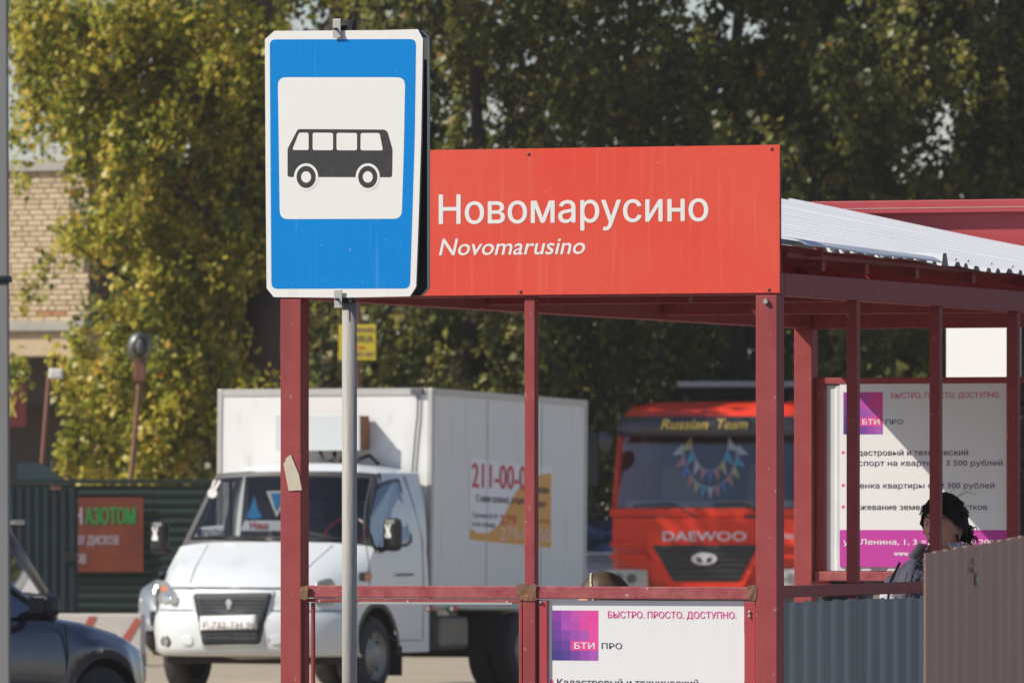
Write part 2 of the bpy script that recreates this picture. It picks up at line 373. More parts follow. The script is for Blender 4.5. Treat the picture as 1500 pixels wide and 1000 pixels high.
# ================================================================== SETTING
g = MB().add([(-2500,-300,0),(2500,-300,0),(2500,5000,0),(-2500,5000,0)], [(0,1,2,3)]).build('ground', M['dirt']); tag(g, kind='structure')
M['low_bounce_asphalt'] = mat('low_bounce_asphalt', (0.075,0.073,0.070), 0.9, var=0.5, vscale=0.8, vcol=(0.055,0.053,0.05), bump=0.4, bscale=30)
rd = MB().add([(-300,-120,.004),(300,-120,.004),(300,58,.004),(-300,58,.004)], [(0,1,2,3)]).build('road', M['low_bounce_asphalt']); tag(rd, kind='structure')  # unseen dark road sheet, added to cut bounce light onto the shelter


pad = MB().box(-3.2, 1.6, -1.2, 7.6, 0.0, .014).build('bounce_pavement', M['concrete'], None, loc=(0.935,30.1,0), rot=(0,0,R(-20.5))); tag(pad, kind='structure')  # unseen pale slab, added to bounce light up into the shelter

# ================================================================== BUS SHELTER
sh = Frame(0.935, 30.1, -20.5)
shelter = thing('bus_shelter', 'dark red steel bus shelter with white corrugated roof behind the blue bus sign', 'bus shelter')
sh.place(shelter)
WL = -1.89; DL = 5.88
ZB = 2.418                                   # underside of the top beams
red = M['red_paint']
def bpart(name, b, m=red, bev=0.003): return MB().box(*b).build(name, m, shelter, bevel=bev)
for (x, y) in ((WL,0),(-.08,0),(WL,DL-.08),(-.08,DL-.08)):
    bpart('corner_post', (x, x+.08, y, y+.08, 0, ZB))
bpart('intermediate_post', (-.955,-.915,.01,.05,1.391,ZB))
bpart('intermediate_post', (-.96,-.912,.008,.055,0,1.341))
bpart('intermediate_post', (-.955,-.915,DL-.06,DL-.02,0,ZB))
for y in (.93,1.92,2.91,3.90,4.88):
    bpart('side_post', (-.05,-.01,y,y+.04,1.392,ZB))
    bpart('side_post', (-.045,-.015,y+.004,y+.036,0,1.347))
# top beams
bpart('top_beam', (WL,0,.0,.08,ZB+.001,ZB+.08)); bpart('top_beam', (WL,0,DL-.08,DL,ZB+.001,ZB+.08))
bpart('top_beam', (WL,WL+.08,.082,DL-.082,ZB+.001,ZB+.08)); bpart('top_beam', (-.08,0,.082,DL-.082,ZB+.001,ZB+.08))
# rails
M['rail'] = M['red_rail']
bpart('rail', (WL+.082,-.082,.012,.052,1.344,1.388), M['rail'])
bpart('rail', (-.055,-.012,.082,DL-.082,1.350,1.392), red)
bpart('rail', (WL+.082,-.082,DL-.06,DL-.02,1.352,1.392), M['rail'])
bpart('rail', (WL+.082,-.082,DL-.045,DL-.015,2.185,2.212), red)
# purlins and rafters under the roof
for i, y in enumerate((.5,1.0,1.6,2.3,3.0,3.7,4.5,5.3)):
    MB().add([(WL,y,ZB+.08),(0.0,y,ZB+.08),(0.0,y+.04,ZB+.08),(WL,y+.04,ZB+.08),(WL,y,2.90),(0.0,y,2.54),(0.0,y+.04,2.54),(WL,y+.04,2.90)],
        [(3,2,1,0),(4,5,6,7),(0,1,5,4),(1,2,6,5),(2,3,7,6),(3,0,4,7)]) if False else None
    r_ = MB(); h = .04
    r_.add([(WL,y,2.86),(-.0,y,2.515),(-.0,y+.04,2.515),(WL,y+.04,2.86),(WL,y,2.90),(-.0,y,2.555),(-.0,y+.04,2.555),(WL,y+.04,2.90)],
        [(3,2,1,0),(4,5,6,7),(0,1,5,4),(1,2,6,5),(2,3,7,6),(3,0,4,7)]).build('rafter', red, shelter)
bpart('eave_beam', (-.03,0.01,.085,DL-.1,2.553,2.572), red)
bpart('ridge_beam', (WL,WL+.04,.085,DL-.1,2.862,2.90), red)
for y in (1.9,3.9): bpart('cross_beam', (WL+.082,-.082,y,y+.05,ZB+.02,ZB+.07))
# roof sheets, ribs running down to the right-hand eave
def eave(t): return 2.587 - .0125*min(t,3.2) + .034*max(0,(t-3.2)/2.7)
def high(t): return 2.95
sheets = [(0.0,1.08),(1.02,2.0),(1.96,2.96),(2.90,3.95),(3.90,4.95),(4.9,5.86)]
for si, (ya, yb) in enumerate(sheets):
    rows = []; nx = 10
    for k in range(nx+1):
        a = k/nx; x = WL-.02 + a*(-WL+.075)
        row = []; y = ya
        j = 0
        for kk in range(int((yb-ya)/.137)+1):
            for f, d in ((0,0),(.36,0),(.50,1),(.76,1),(.90,0)):
                yy = ya + (kk+f)*.137
                if yy > yb: break
                z = high(yy)*(1-a) + eave(yy)*a
                hh = .016
                wob = .004*sin(yy*9+a*7+si) - .012*sin(pi*a)
                if a == 1 and abs(yy-1.76) < .07 and d: hh = .048      # one torn rib bent up
                
                row.append((x + (.004*sin(yy*17) if a == 1 else 0), yy, z + d*hh + wob + .003*(si % 2)))
        rows.append(row)
    o = MB().grid(rows).build('roof_sheet', M['roof'], shelter)
    so = o.modifiers.new('thick', 'SOLIDIFY'); so.thickness = .0012
# folded flashing over the near part of the eave
fl = MB()
fl.grid([[(.015,y,eave(y)+.036),(.070,y,eave(y)+.026),(.100,y,eave(y)+.010+.003*sin(y*6)),(.101,y,eave(y)+.004+.003*sin(y*6))] for y in (.0,.3,.6,.9,1.2,1.45,1.6)])
fl.build('eave_flashing', M['roof'], shelter)
MB().box(.012,.068,.3,.312,2.56,2.60).build('eave_bracket', red, shelter)
# roof screws
for (px, py) in ((1418,383),(1400,380),(1452,378),(1483,385),(1380,379)):
    ly, z = sh.onX(px, py, -.06)
    MB().sphere((-.06, ly, eave(ly)+.045), .006, 8, 5).build('roof_screw', M['galv'], shelter, True)
# rear fascia
bpart('fascia_panel', (WL,0.0,DL+.03,DL+.036,2.44,2.905), M['red_fascia'], 0)
MB().box(WL,0.0,DL-.02,DL+.028,2.905,2.960).build('fascia_cap', M['red_fascia'], shelter, bevel=.004)
MB().box(WL,0.0,DL-.022,DL-.0205,2.926,2.928).build('fascia_cap', M['paper'], shelter)
bpart('side_fascia', (WL-.004,WL-.001,.05,DL,ZB+.03,2.935), M['red_fascia'], 0)
bpart('fascia_post', (WL,WL+.04,DL-.03,DL+.01,ZB+.08,2.90)); bpart('fascia_post', (-.04,0,DL-.03,DL+.01,ZB+.08,2.90))
bpart('fascia_post', (WL,WL+.04,.01,.05,ZB+.08,2.93)); bpart('fascia_post', (-.04,0,.01,.05,ZB+.08,2.93)); bpart('fascia_post', (-.955,-.915,.01,.05,ZB+.08,2.93))
# lower side panels
ys = [.082,.93,1.92,2.91,3.90,4.88,DL-.08]
for i in range(6):
    y0 = ys[i] + (.035 if i else 0) + .004; y1 = ys[i+1]-.002
    gg = corrugated(y0, y1, .06, 1.335, .155, .017, 0)
    gg = [[(-.022 + p[1]*-1, p[0], p[2] + (.004*sin(p[0]*37) if ri else 0)) for p in row] for ri, row in enumerate(gg)]
    MB().grid(gg).build('side_panel', M['panel_blue'], shelter, False).modifiers.new('thick','SOLIDIFY').thickness = .001
bpart('side_sill', (-.05,-.012,.082,DL-.082,.03,.058))
# end frames with white sheet, front and rear
def end_sheet(x0, x1, y, z0, z1):
    o = MB().grid(corrugated(x0, x1, z0, z1, .115, .008, y)).build('end_panel', M['panel_white'], shelter)
    o.modifiers.new('thick','SOLIDIFY').thickness = .001
end_sheet(-.895,-.125,.045,.48,1.325); end_sheet(WL+.13,-.975,DL-.03,1.395,2.18)
RI = M['red_fascia']
bpart('inner_frame', (-.905,-.870,.018,.04,.40,1.338), RI); bpart('inner_frame', (-.128,-.085,.018,.04,.40,1.338), RI)
bpart('inner_frame', (-.868,-.130,.018,.04,.40,.44), RI)
# glazing bead frame of the open left bay
bpart('bay_bead', (WL+.086,-.965,.016,.03,1.328,1.341)); bpart('bay_bead', (WL+.086,WL+.10,.016,.034,.40,1.326)); bpart('bay_bead', (WL+.110,WL+.122,.02,.038,.40,1.326))
bpart('bay_bead', (-.978,-.964,.014,.034,.40,1.326))
MB().box(WL+.3,-1.0,.006,.016,1.322,1.330).build('bay_bead', M['galv'], shelter)
for lx in (-1.74,-1.4,-1.02,-.893):
    MB().sphere((lx,.012,1.331), .005, 8, 5).build('rivet', M['galv'], shelter, True)
for lx, z in ((-.108,1.30),(-.108,1.285)):
    MB().sphere((lx,.016,z), .006, 8, 5).build('rivet', M['galv'], shelter, True)
bpart('inner_frame', (WL+.085,WL+.125,DL-.045,DL-.02,1.394,2.183), red)
# rusty weld patches
def patch(px0, px1, py0, py1, y=-.002):
    random.seed(int(px0)); pts = []
    cx, cy = (px0+px1)/2, (py0+py1)/2
    for i in range(18):
        a = 2*pi*i/18; k = 1/max(abs(cos(a)), abs(sin(a)))*random.uniform(.78,1.0)
        pts.append(sh.onY(cx + (px1-px0)/2*k*cos(a), cy - (py1-py0)/2*k*sin(a), y))
    MB().prism(pts, y, y+.006).build('weld_patch', M['rust'], shelter)
patch(756,787,853,881, .0045); patch(1094,1109,855,880,-.002); patch(438,452,856,879,-.002)
# hex bolt on the right corner post
lx, z = sh.onY(1122.5, 441.5)
MB().tube((lx,-.001,z), (lx,-.012,z), .011, .009, 6).build('bolt', M['galv'], shelter)
# bench inside
bench = thing('bench', 'wooden slat bench along the blue side wall inside the shelter', 'bench'); sh.place(bench)
for i in range(4): MB().box(-.52+i*.11,-.43+i*.11,.35,4.6,.42,.45).build('slat', M['wood'], bench, bevel=.004)
for y in (.5,2.4,4.4): MB().box(-.5,-.12,y,y+.05,0,.418).build('leg', red, bench)

# red name board on the front end
board = thing('name_board', 'wide red board lettered Новомарусино Novomarusino across the front of the shelter', 'sign'); sh.place(board)
yb_ = -.004
TL = sh.onY(412,220,yb_); TRp = sh.onY(1142,212,yb_); BR = sh.onY(1141.5,428.5,yb_)
bt = TRp[1]; bb = BR[1]; xr = TRp[0]
MB().box(WL-.01, xr, -.004, -.001, bb, bt).build('panel', M['board_red'], board)
a0 = sh.onY(643.5,328,yb_); a1 = sh.onY(1037,325,yb_); ct = sh.onY(643.5,285.5,yb_)
lettering(board, 'lettering', 'Новомарусино', a0[0], a1[0], a0[1], ct[1]-a0[1], -.0048, M['letter_white'], 0.022)
b0 = sh.onY(643.5,374,yb_); b1 = sh.onY(857,372,yb_); ct = sh.onY(643.5,348.5,yb_)
lettering(board, 'lettering', 'Novomarusino', b0[0], b1[0], b0[1], ct[1]-b0[1], -.0048, M['letter_white'], 0.022, 0.22)
for (px, py) in ((774,225.5),(1130,218),(1126,424),(762,427)):
    lx, z = sh.onY(px, py, yb_)
    MB().sphere((lx,-.005,z), .0062, 10, 6, (1,.6,1)).build('rivet', M['post_brown'], board, True)

# posters
def poster(x0, zt, y, label, du):
    p = thing('poster', label, 'poster', group=None); sh.place(p)
    w, h = .762, .775
    gx = [x0 + w*i/24 for i in range(25)]
    MB().grid([[(x, y, z) for i, x in enumerate(gx)] for z in (zt-h, zt)]).build('sheet', M['poster'], p, True)
    L = lambda u: x0 + w*(u+du) if 0 < u < 1 else x0 + w*u
    yy = y-.0006; yt = y-.0011
    # logo of square pixels
    lg0, lg1, lz0, lz1 = .050, .280, .036, .214
    q = thing
    cols = 5
    PIX = [['8f3fa0','a94cae','c454b0','dd50a8','e8489c'],['7d3d9c','b050b4','b850b0','e04aa0','ee4a9c'],['6f409a','8a48a8','a050b0','b058b4','e850a4'],['5a3c8e','6c429c','c24ca4','d850a8','e25aae'],['453a86','5a4090','7a46a0','9a4cac','b058b4']]
    PIX[3][2:] = ['e0489c','ee4a9c','ee4a9c']
    for r in range(5):
        for c in range(5):
            hx = PIX[r][c]; col = [((int(hx[i:i+2],16)/255)**2.2)*.95 for i in (0,2,4)]
            key = 'px'+hx
            if key not in M: M[key] = mat('logo_print_'+hx, tuple(col), .5)
            xa = L(lg0 + (lg1-lg0)*c/5); xb = L(lg0 + (lg1-lg0)*(c+1)/5)
            za = zt - (lz0 + (lz1-lz0)*(r+1)/5); zb = zt - (lz0 + (lz1-lz0)*r/5)
            MB().sheet([(xa,za),(xb,za),(xb,zb),(xa,zb)], yy).build('logo_square', M[key], p)
    T = lambda s, u0, u1, base, cap, m, b=0: lettering(p, 'lettering', s, L(u0), L(u1), zt-base, cap, yt, M[m], b)
    T('БТИ', .162, .262, .172, .022, 'letter_white', .03)
    T('ПРО', .297, .398, .172, .021, 'ink', 0)
    T('БЫСТРО. ПРОСТО. ДОСТУПНО.', .328, .962, .062, .024, 'pink', .012)
    for t, u1, base in (('Кадастровый и технический', .775, .303), ('паспорт на квартиру 3 500 рублей', .975, .347), ('Оценка квартиры от 2 300 рублей', .928, .442), ('Межевание земельных участков', .886, .533)):
        T(t, .075, u1, base, .024, 'inkviolet' if 'руб' in t else 'ink', .008)
        if t[0] != 'п': MB().sheet([(L(.040),zt-base+.006),(L(.057),zt-base+.006),(L(.057),zt-base+.019),(L(.040),zt-base+.019)], yy).build('bullet', M['hotpink'], p)
    MB().sheet([(L(0.0),zt-h),(L(1),zt-h),(L(1),zt-.618),(L(0.0),zt-.618)], yy).build('colour_band', M['magenta'], p)
    T('ул. Ленина, 1, 3 этаж, т. 360 200-1', .050, .965, .680, .023, 'letter_white', .03)
    T('www', .345, .43, .727, .023, 'letter_white', .03)
    return p
lx0, zt0 = sh.onY(794, 878.5, .03)
poster(lx0, zt0, .03, 'white poster with magenta square logo under the red rail at the front of the shelter', 0.0)
lx1, zt1 = sh.onY(1230, 562, DL-.042)
poster(lx1, zt1, DL-.042, 'white poster with magenta footer on the far end wall behind the woman', -.028)
# bright white board in the rear opening
wf_ = Frame((1438-750)/F*44, 44, -28)
wb = thing('white_board', 'blank bright white board on a post, seen through the rear opening above the far poster', 'board'); wf_.place(wb)
a_ = wf_.onY(1387, 474); b_ = wf_.onY(1495, 558)
MB().box(a_[0], b_[0], -.01, .01, b_[1], a_[1]).build('panel', M['board_white'], wb, bevel=.003)
for x_ in (a_[0]+.03, b_[0]-.07): MB().box(x_, x_+.04, .012, .05, 0, a_[1]-.03).build('post', M['galv'], wb)
# paper scrap on the left post
pts = [sh.onY(x, y, -.003) for x, y in ((426,665.5),(438,695),(443.5,717.5),(423,718.5),(415,678),(418,676),(419,671))]
o = MB().prism([(min(p[0], WL+.085), p[1]) for p in pts], -.004, -.0015).build('paper_scrap', M['paper']); sh.place(o)
tag(o, 'torn scrap of beige paper stuck on the left shelter post', 'paper')

# ================================================================== BUS STOP SIGN ON ITS POLE
bs = Frame((512-750)/F*28.9, 28.9, -27.7)
stop = thing('bus_stop_sign', 'blue and white bus stop sign with black bus pictogram on a grey pole', 'sign'); bs.place(stop)
MB().tube((0,.0,0),(0,.0,EYE+(730-436)/F*28.9), .0255, n=28).build('pole', M['pole_grey'], stop, True)
MB().tube((0,.0,EYE+(730-436)/F*28.9),(0,.0,EYE+(730-30)/F*28.9), .0245, n=24).build('pole_top', M['black_matte'], stop, True)
PY = -.048
P = lambda pts, y=PY: [bs.onY(a, b, y) for a, b in pts]
plate = P([(402,45.5),(560,44.5),(612,43),(619.5,57),(617,200),(614,300),(609.5,420),(600.5,434),(500,436),(401,435),(390.5,422),(389,250),(388,58)])
def plate_mesh(b, pts, y, flange, back):
    n = len(pts)
    b.add([(p[0], y, p[1]) for p in pts], [tuple(range(n))])
    return b
plate_mesh(MB(), plate, PY, .018, 0).build('sign_plate', M['sign_white'], stop)
n_ = len(plate)
MB().add([(p[0], PY+.0003, p[1]) for p in plate] + [(p[0]*.985, PY+.018, p[1]) for p in plate], [((i+1) % n_, i, n_+i, n_+(i+1) % n_) for i in range(n_)]).build('plate_flange', M['galv_dark'], stop)
MB().prism(plate, PY+.0012, PY+.0022).build('plate_back', M['galv_dark'], stop)
lay = lambda name, pts, dy, m: MB().sheet(P(pts, PY-dy), PY-dy).build(name, m, stop)
lay('blue_field', roundpoly([(395,58),(609.5,57.5),(607.5,200),(604.5,300),(600.5,422.5),(397.5,423)], 9), .0004, M['sign_blue'])
lay('white_square', roundpoly([(407,113.5),(593.5,113.5),(591.5,220),(588.5,320.5),(410,321)], 12), .0008, M['sign_white'])
lay('bus_pictogram', roundpoly([(421.2,218),(436,190),(440,189.2),(563,190),(567.5,193),(575,219),(574.3,259.7),(421.2,259.3)], 3.5), .0012, M['pict_black'])
for w in ([(438,194.5),(452,194.5),(452.2,220),(428,219.8)],[(458,194.5),(487.8,194.8),(487.8,220.2),(458,220)],[(493,194.8),(523,195),(523,220.3),(493,220.2)],[(528.3,195),(556,195),(561,220.5),(528,220.3)]):
    lay('pictogram_window', roundpoly(w, 3), .0016, M['sign_white'])
for cx in (448.4, 538.7):
    cy = 259.3
    lay('wheel_arch', ell(cx, cy, 17.8, 20), .0016, M['sign_white'])
    lay('pictogram_wheel', ell(cx, cy, 14, 16.2), .0020, M['pict_black'])
    lay('pictogram_hub', ell(cx, cy, 7.3, 8.3), .0024, M['sign_white'])
# rear plate, its folded edge seen past the right side
RY = .046
rp = [bs.onY(a, b, RY) for a, b in ((410,48),(620,45),(629,55),(629.5,150),(629.5,422),(620,433),(410,436),(402,424),(402,58))]
rp2 = MB().prism(rp, RY+.001, RY+.003)
rp2.build('rear_plate', M['galv_dark'], stop)
n_ = len(rp)
MB().add([(p[0],RY,p[1]) for p in rp]+[(p[0],RY-.018,p[1]) for p in rp], [(i,(i+1)%n_,n_+(i+1)%n_,n_+i) for i in range(n_)]).build('rear_flange', M['galv'], stop)
# clamps
for (px0, px1, py0, py1) in ((489,500.5,28,56),(491,502.5,424,451)):
    A_ = bs.onY(px0, py1, PY-.004); B_ = bs.onY(px1, py0, PY-.004)
    MB().box(A_[0], B_[0], PY-.012, PY-.009, A_[1], B_[1]).build('clamp_strap', M['galv'], stop, bevel=.001)
    cz = (A_[1]+B_[1])/2 - .002; cx = (A_[0]+B_[0])/2
    MB().tube((cx,PY-.010,cz),(cx,PY-.026,cz), .0055, .0048, 6).tube((cx,PY-.026,cz),(cx,PY-.034,cz), .0032, n=8).build('clamp_bolt', M['galv_dark'], stop)
    MB().box(-.034,.034,PY+.004,PY+.02,cz-.012,cz+.012).build('clamp_band', M['black_matte'], stop)

# ================================================================== NEAR FENCE AND NEAR POLE
nf = Frame(1355/1.0, 20, 0)
fx, fy = (1355-750)/F*20, 20.0
fence = thing('brown_fence', 'blurred brown corrugated metal fence at the right edge in front of the woman', 'fence', (fx, fy, 0), R(90-13))
tops = []
k = 0; segs = [(0,.62),(.60,1.22),(1.20,1.9),(1.88,2.6)]
for (xa, xb) in segs:
    gg = corrugated(xa, xb, 0.02, 1.572, .137, .010, 0)
    gg[1] = [(p[0], p[1], 1.572 + .0255*p[0]) for p in gg[1]]
    gg = [[(p[0], p[1] - (.004 if k % 2 else 0), p[2]) for p in row] for row in gg]; k += 1
    MB().grid(gg).build('sheet', M['brown_sheet'], fence).modifiers.new('thick','SOLIDIFY').thickness = .002
for x in (.75,1.6,2.5): MB().box(x,x+.04,.006,.046,0,1.5).build('post', red, fence)
MB().box(.02,2.6,.006,.03,1.2,1.24).build('rail', red, fence)
nff = Frame(fx, fy, 77)
for (px_, py_, rx_, ry_) in ((1429,820,2,7),(1428,834,2.5,4),(1432,848,2,8)):
    q_ = nff.onY(px_, py_, -.013); rr = random.Random(px_+py_)
    MB().prism([(q_[0]+rx_/500/.185*cos(2*pi*i/11)*rr.uniform(.6,1.2), q_[1]+ry_/600*sin(2*pi*i/11)*rr.uniform(.6,1.2)) for i in range(11)], -.014, -.012).build('paint_scrape', M['paper'], fence)
pl = thing('grey_pole', 'out of focus grey concrete pole at the left edge of the view', 'pole', ((-22-750)/F*20, 20, 0), R(-20))
MB().add([(-.12,0,-.02),(.066,0,-.02),(.066,.012,-.02),(-.12,.012,-.02),(-.12,0,5),(.047,0,5),(.047,.012,5),(-.12,.012,5)],[(3,2,1,0),(4,5,6,7),(0,1,5,4),(1,2,6,5),(2,3,7,6),(3,0,4,7)]).build('pole_shaft', M['pole_near'], pl, bevel=.002)
MB().box(-.125,.062,-.004,.018,2.205,2.222).build('band', M['galv_dark'], pl, True)

# ================================================================== WHITE LIGHT TRUCK
tk = Frame((342-750)/F*73.5, 73.5, -24)
truck = thing('box_truck', 'white cab-forward box truck with orange and white advert on its side', 'truck'); tk.place(truck)
wp = M['white_paint']
def clampf(v, a, b): return max(a, min(b, v))
def sidex(z): return .965 - .03*max(0, (z-.82)/.48)**1.6
def ny(s): return .44*abs(s)**3.6
def prof(z):
    P_ = [(.34,.10),(.37,.03),(.45,.0),(.62,.0),(.70,.02),(.74,.045),(.86,.06),(.93,.10)]
    for (a, b), (c, d) in zip(P_, P_[1:]):
        if a <= z <= c: return b + (d-b)*(z-a)/(c-a)
    return P_[0][1] if z < .34 else P_[-1][1]
SS = [-1,-.97,-.92,-.85,-.75,-.6,-.4,-.2,0,.2,.4,.6,.75,.85,.92,.97,1]
zs = [.34,.37,.42,.52,.62,.68,.72,.74,.80,.86,.90,.93]
body = MB()
body.grid([[(s*(sidex(z)+ (.012 if z < .72 else 0)), ny(s)+prof(z), z) for s in SS] for z in zs])
def hz(t): return .93 + .35*t**.85
rows = []
for i in range(11):
    t = i/10
    rows.append([(s*(sidex(hz(t))), (ny(s)+.10)*(1-t) + (.70+.17*s*s)*t, hz(t) + .045*(1-s**4)*min(1, t*3+.15)) for s in SS])
body.grid(rows)
# sides with the front wheel opening
def arch(y, c=.86, r=.43, zc=.34):
    d = abs(y-c)
    return zc + sqrt(max(0, r*r-d*d)) if d < r else .36
for sgn in (-1, 1):
    ys_ = [.44+.1*0] + [.46+.04*i for i in range(38)]
    rows = []
    for y in ys_:
        t = clampf((y-.54)/.33, 0, 1); zt = hz(t) if y < .87 else 1.28
        zb = max(arch(y), .36)
        rows.append([(sgn*(sidex(zb+(zt-zb)*k/8) ), y, zb+(zt-zb)*k/8) for k in range(9)])
    body.grid(rows)
body.build('cab_body', wp, truck, True)
for sgn in (-1,1):
    liner = MB()
    liner.grid([[(sgn*x, .86+.43*cos(pi*i/14), .34+.43*sin(pi*i/14)) for x in (.955,.55)] for i in range(15)])
    liner.grid([[(sgn*.969, .86+r_*cos(pi*i/14), .34+r_*sin(pi*i/14)) for r_ in (.425,.47)] for i in range(15)])
    liner.build('wheel_arch', M['black'], truck, True)
# roof and sides of the cab above the belt
roof = MB(); rows = []
for i in range(9):
    t = i/8; y0 = 1.17; rows.append([(s*(.775+.075*t), (1.16+.13*s*s)*(1-t)+1.98*t, 1.915 + .10*(1-s**4)*min(1,.25+t*2.2) - .02*t*t) for s in SS])
roof.grid(rows); roof.build('cab_roof', wp, truck, True)
def gs(u, v, sgn, off=0.0):             # cab side above the belt
    y = (.87+1.09*u)*(1-v) + (1.25+.73*u)*v; x = .935*(1-v) + (.785+.06*u)*v + .02*sin(pi*v); z = 1.275*(1-v)+1.925*v
    return (sgn*(x+off), y, z)
for sgn in (-1,1):
    b = MB(); gg_ = [[gs(i/8, j/8, sgn) for j in range(9)] for i in range(9)]
    if sgn > 0: b.grid(gg_)
    else:
        b.add([p for r_ in gg_ for p in r_], [(i*9+j, i*9+j+1, (i+1)*9+j+1, (i+1)*9+j) for i in range(8) for j in range(8) if i > 0 and not (1 <= i <= 5 and 1 <= j <= 6)])
        MB().grid([[gs(i/8, j/8, sgn, -.004) for j in (1,4,7)] for i in (1,3,6)]).build('side_window', M['windscreen'], truck, True)
        MB().path([gs(.3,.12,sgn), gs(.3,.88,sgn)], .012, 6).build('quarter_bar', M['black'], truck)
    b.build('cab_side', wp, truck, True)
MB().grid([[(x,1.97,z) for x in (-.9,.9)] for z in (.5,1.3)]).grid([[(-.9,1.97,1.3),(.9,1.97,1.3)],[(-.84,1.975,1.93),(.84,1.975,1.93)]]).build('cab_rear', wp, truck)
# door window and trim on both sides (read off the near side)
def onside(px, py):
    x = .88
    for _ in range(4):
        y, z = tk.onX(px, py, x); v = clampf((z-1.275)/.65,0,1); x = .935*(1-v)+.815*v+.02*sin(pi*v) if z > 1.275 else sidex(z)
    return y, z
def sidepatch(name, pts, off, m, sgns=(-1,1), r=6):
    if 'window' in name or 'quarter' in name: sgns = (1,)
    pts = roundpoly(pts, r) if r else pts
    for sgn in sgns:
        vs = []
        for p in pts:
            y, z = onside(*p); v = clampf((z-1.275)/.65,0,1)
            x = (.935*(1-v)+(.785+.06*clampf((y-1.1)/.8,0,1))*v+.02*sin(pi*v)) if z > 1.275 else sidex(z)
            vs.append((sgn*(x+off), y, z))
        MB().add(vs, [tuple(range(len(vs)))]).build(name, m, truck)
sidepatch('window_seal', [(552,709),(583,699),(604,792),(597,800),(546,806),(537,775),(540,757)], .006, M['black'])
sidepatch('side_window', [(556,713),(581,703),(600,788),(594,795),(549,802),(541,775),(543,758)], .010, M['side_glass'])
sidepatch('quarter_bar', [(555,710),(558,708),(569,797),(565,798)], .014, M['black'], r=0)
sidepatch('door_handle', [(579,840),(603,839.5),(603,842.5),(579,843)], .02, M['black'], r=1)
sidepatch('turn_lamp_base', [(524,838),(543,837),(543,851),(525,851)], .006, M['black'], r=4)
sidepatch('turn_lamp', [(532,839),(543,839),(543,850),(532,850)], .012, M['amber'], r=4)
def sideline(name, pts, r, m):
    for sgn in (1,):
        q = []
        for p in pts:
            y, z = onside(*p); v = clampf((z-1.275)/.65,0,1)
            x = (.935*(1-v)+(.785+.06*clampf((y-1.1)/.8,0,1))*v+.02*sin(pi*v)) if z > 1.275 else sidex(z)
            q.append((sgn*(x+.001), y, z))
        MB().path(q, r, 5).build(name, m, truck)
M['seam'] = mat('panel_gap', (0.10,0.11,0.12), .8)
sideline('door_seam', [(548,700),(538,740),(534,775),(541,830),(541,866)], .005, M['seam'])
sideline('door_seam', [(590,697),(604,740),(618,790),(620,850),(619,935)], .005, M['seam'])
sideline('door_seam', [(541,900),(575,937),(618,937)], .004, M['seam'])
# windscreen with black surround, wipers, interior
def ws(s, t, off=0.0): return (s*(.930-.155*t), (.74+.13*s*s)*(1-t)+(1.17+.09*s*s)*t - off, 1.30-.03*s*s+(.625+.02)*t - .0 + off*.6)
SW = [-.97+1.94*i/16 for i in range(17)]
MB().grid([[ws(s, t) for s in SW] for t in (.09,.3,.6,.93)]).build('windscreen', M['windscreen'], truck, True)
b = MB()
b.grid([[ws(s, t, .004) for s in [-1+i/8 for i in range(17)]] for t in (-.02,.10)]); b.grid([[ws(s, t, .004) for s in [-1+i/8 for i in range(17)]] for t in (.93,.985)])
for sg in (-1,1): b.grid([[ws(sg*s, t, .005) for s in (.94,1.0)] for t in (0,.25,.5,.75,1.0)])
b.build('windscreen_seal', M['black'], truck, True)
for sg in (-1,1):
    MB().grid([[(sg*(.935-.15*t+.004), .875+.375*t, 1.275+.645*t), (sg*(.935-.15*t+.014), .94+.36*t, 1.275+.645*t)] for t in (0,.25,.5,.75,1.0)]).build('windscreen_pillar', M['black'], truck, True)
for (s0, t0, s1, t1) in ((-.05,.055,-.92,.11),(.02,.05,.86,.09)):
    MB().path([Vector(ws(s0,t0,.03)), Vector(ws((s0+s1)/2,(t0+t1)/2+.01,.035)), Vector(ws(s1,t1,.02))], .011, 6).build('wiper', M['black_matte'], truck)
MB().box(-.80,.80,1.0,1.35,1.12,1.335).build('dashboard', M['black_matte'], truck, bevel=.03)
MB().box(-.78,.78,1.90,1.94,.9,1.88).build('cab_lining', M['black_matte'], truck)
for x in (-.48,0,.48):
    MB().box(x-.2,x+.2,1.6,1.74,1.0,1.50).box(x-.11,x+.11,1.62,1.70,1.5,1.68).build('seat', M['seat'], truck, bevel=.04)
ring = [(.46+.19*cos(a*pi/12), 1.30+.10*sin(a*pi/12), 1.40+.13*sin(a*pi/12)) for a in range(25)]
MB().path(ring, .014, 6).build('steering_wheel', M['tail_red'], truck)
MB().box(-.775,-.76,1.5,1.55,1.3,1.86).build('belt_pillar', M['galv_dark'], truck)
